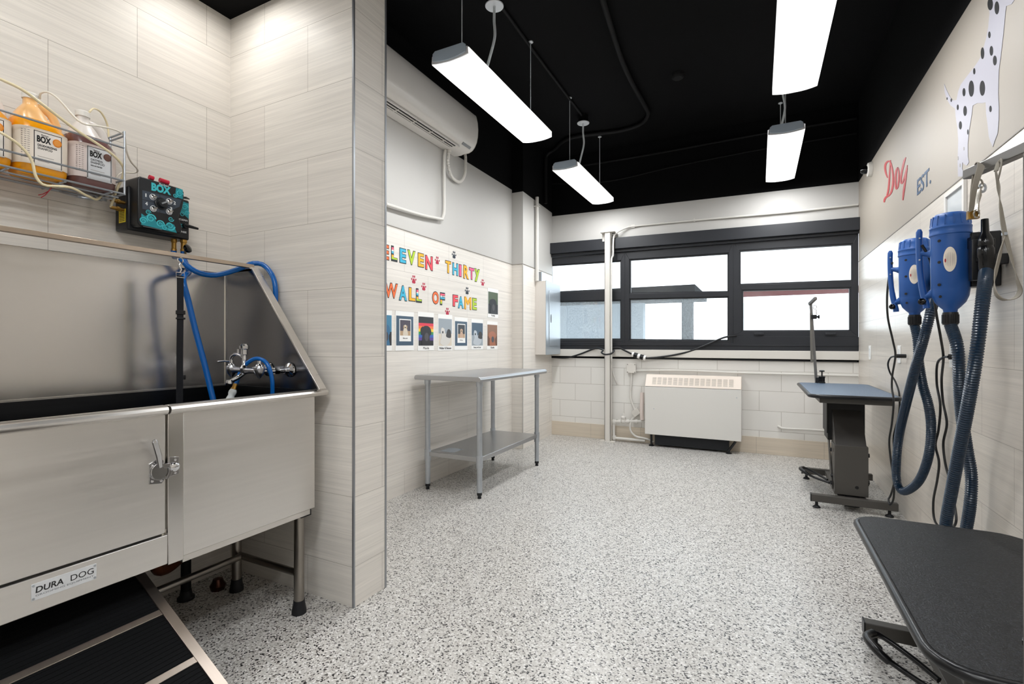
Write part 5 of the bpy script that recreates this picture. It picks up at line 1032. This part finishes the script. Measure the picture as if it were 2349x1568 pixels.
        b = MB(); b.box((N0.x-.035, N0.y+.02, N0.z-.03), (N0.x+.035, N0.y+.06, N0.z+.13)); b.box((N0.x+.035, N0.y+.03, N0.z+.03), (RX-.0008, N0.y+.06, N0.z+.07)); b.cyl(N0 + Vector((.0, .02, .04)), N0 + Vector((-.0, .02, .12)), .024, 16); b.build('nozzle_holder', blackp, t, bev=.003)
        q = XP(.775, 2240, 556); b = MB(); b.box(q - Vector((.022, .02, .02)), q + Vector((.022, .02, .022)))
        for j in range(9): b.cyl(q + Vector((-.02+.005*j, -.005, .022)), q + Vector((-.02+.005*j, -.005, .036)), .0016, 6)
        b.build('brush_head', blackp, t)
    return t
dryer(2180, 491, 716, 'near blue pet dryer on the right wall, larger in view, beside the black nozzle',
      [(.72, 2197, 800), (.73, 2201, 880), (.75, 2206, 950), (.78, 2218, 1030), (.80, 2228, 1090), (.80, 2226, 1150), (.80, 2217, 1210), (.79, 2205, 1270), (.76, 2186, 1300), (.73, 2172, 1280), (.71, 2169, 1210), (.71, 2184, 1120), (.71, 2203, 1020), (.71, 2222, 920), (.715, 2240, 810), (.735, 2252, 710), (.76, 2259, 650), (.785, 2262, 620)],
      [(.66, 2135, 600), (.68, 2140, 660), (.72, 2148, 720), (.76, 2158, 775), (.80, 2164, 820), (.83, 2160, 870), (.84, 2163, 920), (.84, 2172, 970), (.84, 2164, 1015), (.84, 2168, 1060), (.84, 2178, 1100), (.83, 2190, 1160), (.82, 2192, 1200), (.82, 2170, 1215), (.82, 2145, 1195), (.82, 2141, 1150), (.82, 2150, 1100), (.82, 2154, 1060), (.82, 2146, 1020), (.82, 2153, 985), (.82, 2157, 930), (.82, 2149, 880), (.81, 2150, 835), (.80, 2162, 820), (.80, 2176, 818)], None, (2262, 502, 622))
dryer(2098, 549, 722, 'far blue pet dryer on the right wall, smaller in view, nearer the window',
      [(.72, 2105, 780), (.72, 2108, 830), (.74, 2116, 880), (.77, 2130, 930), (.79, 2136, 980), (.79, 2131, 1040), (.78, 2115, 1090), (.76, 2095, 1116), (.73, 2070, 1126), (.71, 2057, 1100), (.70, 2057, 1050), (.70, 2064, 990), (.69, 2080, 920), (.69, 2098, 850), (.70, 2118, 780), (.72, 2134, 720), (.76, 2144, 680), (.79, 2148, 640)],
      [(.64, 2040, 630), (.66, 2035, 680), (.69, 2037, 730), (.72, 2048, 780), (.74, 2054, 815), (.745, 2047, 860), (.745, 2046, 890), (.745, 2050, 920), (.742, 2046, 970), (.735, 2040, 1010), (.738, 2043, 1050), (.745, 2050, 1100), (.745, 2050, 1140), (.738, 2043, 1158), (.735, 2038, 1145), (.76, 2045, 1130), (.85, 2056, 1080), (.85, 2052, 1040), (.85, 2050, 1000), (.85, 2062, 950), (.85, 2063, 905), (.84, 2054, 875), (.82, 2042, 855), (.80, 2037, 835), (.80, 2043, 820), (.80, 2055, 816)], None, None)

def part_empty(name, loc, parent):
    o = bpy.data.objects.new(name, None); C.objects.link(o); o.parent = parent; o.location = Vector(loc) - root_of(parent); o.empty_display_size = .05; return o
# ------------------------------------------------------------------ grooming tables
gt = mat('taupe_grey_steel', '4a4743', .45); rub_edge = mat('black_edging', '0e0f12', .3)
def mat_top(name, c0, c1, rough):
    m = mat(name, c0, rough, spec=.35); N = m.node_tree.nodes; L = m.node_tree.links; b = N['Principled BSDF']; tc = N.new('ShaderNodeTexCoord')
    n = N.new('ShaderNodeTexNoise'); n.inputs['Scale'].default_value = 230; n.inputs['Detail'].default_value = 2; L.new(tc.outputs['Object'], n.inputs[0])
    r = N.new('ShaderNodeMapRange'); r.inputs[1].default_value = .48; r.inputs[2].default_value = .68; L.new(n.outputs[0], r.inputs[0])
    mx = N.new('ShaderNodeMix'); mx.data_type = 'RGBA'; mx.inputs[6].default_value = lin(c0); mx.inputs[7].default_value = lin(c1); L.new(r.outputs[0], mx.inputs[0]); L.new(mx.outputs[2], b.inputs['Base Color'])
    bp = N.new('ShaderNodeBump'); bp.inputs['Strength'].default_value = .9; bp.inputs['Distance'].default_value = .002; L.new(n.outputs[0], bp.inputs['Height']); L.new(bp.outputs[0], b.inputs['Normal'])
    return m
def gtable(lab, x0, x1, y0, y1, zt_, topm, rcorner, bars, pedal_y):
    t = thing('grooming_table', lab, 'table', ((x0+x1)/2, (y0+y1)/2, 0), 'grooming tables along the right wall')
    T_ = Zp(0); b = MB(); b.slab(T_, rrect(x0+.006, y0+.006, x1-.006, y1-.006, rcorner), zt_-.022, zt_-.0); b.build('tabletop', topm, t, smooth_deg=30)
    b = MB(); P = [(p[0], p[1]) for p in rrect(x0, y0, x1, y1, rcorner+.005)]; b.tube([Vector((p[0], p[1], zt_-.013)) for p in P], .0135, 10, closed=True); b.build('edging', rub_edge, t)
    b = MB(); b.box((x0+.06, y0+.05, zt_-.062), (x1-.03, y1-.12, zt_-.023)); b.build('top_frame', gt, t, bev=.003)
    cx = x0 + .285; xl, xr = x0+.155, x0+.36; yl0, yl1 = y0+.17, y0+.72*(y1-y0)
    h = zt_-.062
    lo = .17; hi = h
    # lower motor housing, upper scissor cover
    b = MB(); XPp = Plane((0, yl0-.05, 0), (1, 0, 0), (0, -1, 0)); mh = h*.6
    b.box((xl, yl0-.05, .10), (xr-.01, yl0+.13, mh)); b.build('motor_housing', gt, t, bev=.004)
    b = MB(); SX = Plane((xl+.006, 0, 0), (0, 1, 0), (-1, 0, 0)); b.slab(SX, [(yl0-.045, mh-.004), (yl0+.13, mh-.004), (yl0+.36, h-.02), (yl0+.18, h-.02)], -(xr-xl-.025), 0); b.build('slanted_cover', mat('dark_taupe_steel', '3b3835', .45, .2), t, bev=.003)
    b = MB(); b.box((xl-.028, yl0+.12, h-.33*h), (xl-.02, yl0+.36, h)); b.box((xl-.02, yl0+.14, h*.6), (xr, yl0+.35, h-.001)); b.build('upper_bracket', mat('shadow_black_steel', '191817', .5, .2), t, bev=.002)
    b = MB(); b.slab(SX, [(yl0-.0, .12), (yl0+.06, .12), (yl0+.33, h*.80), (yl0+.25, h*.80)], .008, .016); b.build('lift_arm', gt, t, bev=.002)
    for yy, zz in ((yl0+.02, .16), (yl0+.29, h*.75), (yl0+.03, mh-.05), (yl0-.02, mh*.5)): b = MB(); b.lathe((xl-.008, yy, zz), [(.014, 0), (.014, .008), (.008, .012), (0, .013)], 12, None, (-1, 0, 0)); b.build('bolt', blackp, t)
    for zz in (mh-.06, mh*.45): b = MB(); b.lathe((xr-.012, yl0-.03, zz), [(.014, 0), (.014, .010), (0, .012)], 12, None, (1, 0, 0)); b.build('bolt', blackp, t)
    b = MB(); b.lathe((cx, yl0-.05, .16), [(.011, 0), (.010, .003), (0, .004)], 12, None, (0, -1, 0)); b.build('bolt', blackp, t)
    for yy in bars:
        b = MB(); b.box((x0+.012, yy-.022, .045), (x1-.006, yy+.022, .095)); br = b.build('base_bar', gt, t, bev=.003)
        b = MB(); b.box((x0+.008, yy-.023, .044), (x0+.013, yy+.023, .096)); b.build('end_cap', blackp, br)
        for xx in (x0+.045, x1-.05): b = MB(); b.lathe((xx, yy, 0), [(.024, 0), (.024, .006), (.016, .014), (.01, .018), (.009, .046)], 16); b.build('levelling_foot', blackr, br)
    b = MB(); b.box((xl+.02, bars[0], .055), (xl+.06, bars[1], .09)); b.box((xr-.06, bars[0], .055), (xr-.02, bars[1], .09)); b.build('base_runner', gt, t, bev=.002)
    b = MB(); b.box((xl+.06, yl0-.04, .02), (xr-.06, yl0+.10, .099)); b.build('motor_base', blackp, t)
    py = pedal_y; pz = .12
    b = MB(); b.tube([(xl+.0, py-.10, .11), (xl-.10, py, pz), (xl-.155, py+.02, pz+.03), (xl-.175, py+.09, pz+.034), (xl-.14, py+.14, pz+.03), (xl-.06, py+.10, pz), (xl+.0, py+.03, .10)], .009, 10, None, .02); b.build('pedal', rub_edge, t)
    b = MB(); b.tube([(xl-.13, py+.01, pz+.012), (xl-.158, py+.022, pz+.03), (xl-.176, py+.088, pz+.034), (xl-.15, py+.13, pz+.033)], .0135, 10, None, .02); b.build('pedal_grip', rub_edge, t)
    return t
FT = gtable('far grooming table with speckled top tinted blue-grey for the window reflection', .318, .826, 3.935, 5.08, .80, mat_top('window_sheen_rubber_top', '44546a', '8497a8', .4), .055, (4.02, 4.83), 4.42)  # bluish reflection of the windows is put into the top's colour
NT = gtable('near grooming table with black pebbled top, cut off by the lower right corner', .348, .857, 1.37, 2.42, .45, mat_top('black_pebbled_top', '09090b', '2c2e32', .48), .085, (1.50, 2.27), 1.93)

arm = mat('grey_arm_steel', '7d7b79', .35, .6)
# far table arm, clamped on its far edge
ax_, ay_ = .462, 5.075
t = part_empty('grooming_arm', (ax_, ay_, .80), FT)
top = Vector((ax_-.045, ay_+.03, 1.50))
b = MB(); b.beam((ax_, ay_+.028, .77), top, .022, .022); b.build('post', arm, t, bev=.002)
b = MB(); b.beam((ax_-.04, ay_+.0, .98), (ax_-.045, ay_+.012, 1.42), .018, .006); b.build('strap', mat('grey_webbing', '6f6c66', .8), t)
b = MB(); b.box((ax_-.012, ay_-.02, .802), (ax_+.012, ay_+.038, .848)); b.box((ax_+.012, ay_-.03, .802), (ax_+.06, ay_+.02, .812)); b.box((ax_+.012, ay_+.004, .802), (ax_+.06, ay_+.02, .86)); b.box((ax_+.012, ay_-.03, .85), (ax_+.06, ay_+.004, .86)); b.build('clamp', blackp, t, bev=.002)
b = MB(); b.cyl((ax_+.036, ay_-.012, .812), (ax_+.036, ay_-.012, .905), .006, 10); b.lathe((ax_+.036, ay_-.012, .90), [(.02, 0), (.021, .010), (.012, .014), (0, .014)], 8); b.build('clamp_screw', blackp, t)
b = MB(); b.beam(top + Vector((-.01, 0, .0)), top + Vector((.03, -.10, .045)), .022, .026); b.build('arm_head', arm, t, bev=.002)
b = MB(); q = top + Vector((.03, -.02, -.03)); b.tube([q + Vector((.014*math.cos(u), 0, .018*math.sin(u))) for u in [2*math.pi*k/14 for k in range(14)]], .003, 8, closed=True); b.cyl(q + Vector((.01, 0, -.02)), q + Vector((.012, 0, -.065)), .004, 8); b.build('eye_hook', chrome, t)
b = MB(); q = top + Vector((.03, -.012, -.115)); b.box(q - Vector((.03, .02, .018)), q + Vector((.014, .02, .018))); b.lathe(q + Vector((.014, 0, 0)), [(.008, 0), (.008, .008), (.017, .012), (.017, .022), (0, .024)], 8, None, (1, 0, 0)); b.build('slide_clamp', blackp, t, bev=.002)

# near table arm: horizontal bar reaching over the table from a post at its near edge
E0 = Vector((.443, 1.523, 1.55)); dA = Vector((-.3084, .9644, 0)).normalized(); E1 = E0 - dA*.155
t = part_empty('grooming_arm', (E1.x, E1.y-.03, .45), NT)
b = MB(); b.beam(E0, E1 - dA*.03, .022, .022); b.build('crossbar', arm, t, bev=.002)
pst = E1 - dA*.02
b = MB(); b.beam((pst.x, pst.y, .40), (pst.x, pst.y, 1.56), .024, .024); b.build('post', arm, t, bev=.002)
b = MB(); b.box((pst.x+.012, pst.y-.01, .453), (pst.x+.06, pst.y+.04, .475)); b.box((pst.x+.012, pst.y-.014, .40), (pst.x+.06, pst.y-.002, .475)); b.build('clamp', blackp, t, bev=.002)
b = MB(); b.cyl((pst.x+.012, pst.y+.024, .475), (pst.x+.012, pst.y+.024, .53), .006, 10); b.lathe((pst.x+.012, pst.y+.024, .525), [(.02, 0), (.021, .010), (.012, .014), (0, .014)], 8); b.build('clamp_screw', blackp, t)
b = MB(); q = E0 - dA*.035 + Vector((0, 0, -.011)); q2 = q + Vector((0, 0, -.012)); b.tube([q2 + (RT*math.cos(u)*.75 + Vector((0, 0, 1))*math.sin(u))*.009 + Vector((.006, 0, -.020)) for u in [2*math.pi*k/16 for k in range(16)]], .0028, 8, closed=True); b.build('eye_bolt', galv, t)
web = mat('grey_beige_webbing', '8d877c', .85, bump=(700, .5))
def strap(lab, pts, wd, parts, th=.0016):
    t = thing('tether_loop', lab, 'strap', pts[0][:3]); b = MB(); P = smooth([Vector(p[:3]) for p in pts], .006); n = len(P); A_ = [p[3] for p in pts]; rs = []
    for i, p in enumerate(P):
        f = i/(n-1)*(len(pts)-1); j = min(int(f), len(pts)-2); ang = A_[j]*(1-(f-j)) + A_[j+1]*(f-j)
        tg = (P[min(i+1, n-1)]-P[max(i-1, 0)]).normalized(); s = RT*math.cos(ang) + FW*math.sin(ang); s = (s - tg*s.dot(tg)).normalized(); u = s.cross(tg)
        rs.append([p - s*wd/2 - u*th/2, p + s*wd/2 - u*th/2, p + s*wd/2 + u*th/2, p - s*wd/2 + u*th/2])
    b.rings(rs); b.build('webbing', web, t)
    for nm, fn, m in parts: b = MB(); fn(b); b.build(nm, m, t)
    return t
def D(px, py, d): return CAM + ray(px, py)*d
e = E0 - dA*.045; dd_ = (e-CAM).dot(FW)
def bk1(b):
    q = D(2232, 492, dd_); b.box(q - Vector((.010, .006, .010)), q + Vector((.010, .006, .008)))
def clip1(b):
    b.tube([D(2240, 485, dd_-.01), D(2243, 465, dd_-.01), D(2246, 448, dd_-.01), D(2247, 432, dd_-.01)], [.005, .003, .005, .003], 8); b.tube([D(2247+7*math.cos(u), 422+11*math.sin(u), dd_-.01) for u in [2*math.pi*k/14 for k in range(14)]], .002, 8, closed=True)
    b.tube([D(2240+6*math.cos(u), 490+9*math.sin(u), dd_-.012) for u in [2*math.pi*k/12 for k in range(12)]], .0018, 8, closed=True)
strap('short grey strap folded over the end of the near arm with a metal clip', [(*D(2228, 480, dd_+.015), .5), (*D(2230, 440, dd_+.015), .5), (*D(2238, 390, dd_+.02), .4), (*D(2248, 374, dd_), .3), (*D(2250, 382, dd_-.022), .2), (*D(2241, 410, dd_-.03), .2), (*D(2233, 445, dd_-.025), .3), (*D(2228, 484, dd_-.01), .4)], .016, [('buckle', bk1, brass), ('snap_clip', clip1, mat('nickel', 'a7a39b', .25, 1))])
d2 = dd_ - .075
strap('long grey teardrop grooming loop hanging from the near arm', [(*D(2284, 392, d2), .9), (*D(2290, 425, d2), 1.1), (*D(2295, 470, d2), .5), (*D(2304, 530, d2), .3), (*D(2320, 590, d2), .3), (*D(2333, 640, d2), .5), (*D(2340, 665, d2), .9), (*D(2330, 682, d2-.004), 1.3), (*D(2306, 688, d2-.008), 1.4), (*D(2286, 675, d2-.008), 1.0), (*D(2281, 645, d2-.006), .5), (*D(2291, 595, d2-.004), .5), (*D(2304, 545, d2-.002), .8)], .015,
      [('keeper', lambda b: b.box(D(2304, 536, d2) - Vector((.004, .003, .003)), D(2304, 536, d2) + Vector((.004, .003, .003))), galv), ('bar_wrap', lambda b: b.tube([D(2285, 392, d2), D(2291, 372, d2+.015), D(2297, 368, d2), D(2296, 385, d2-.016), D(2290, 410, d2-.006)], .004, 8, None, .006, None, .0016), web)])
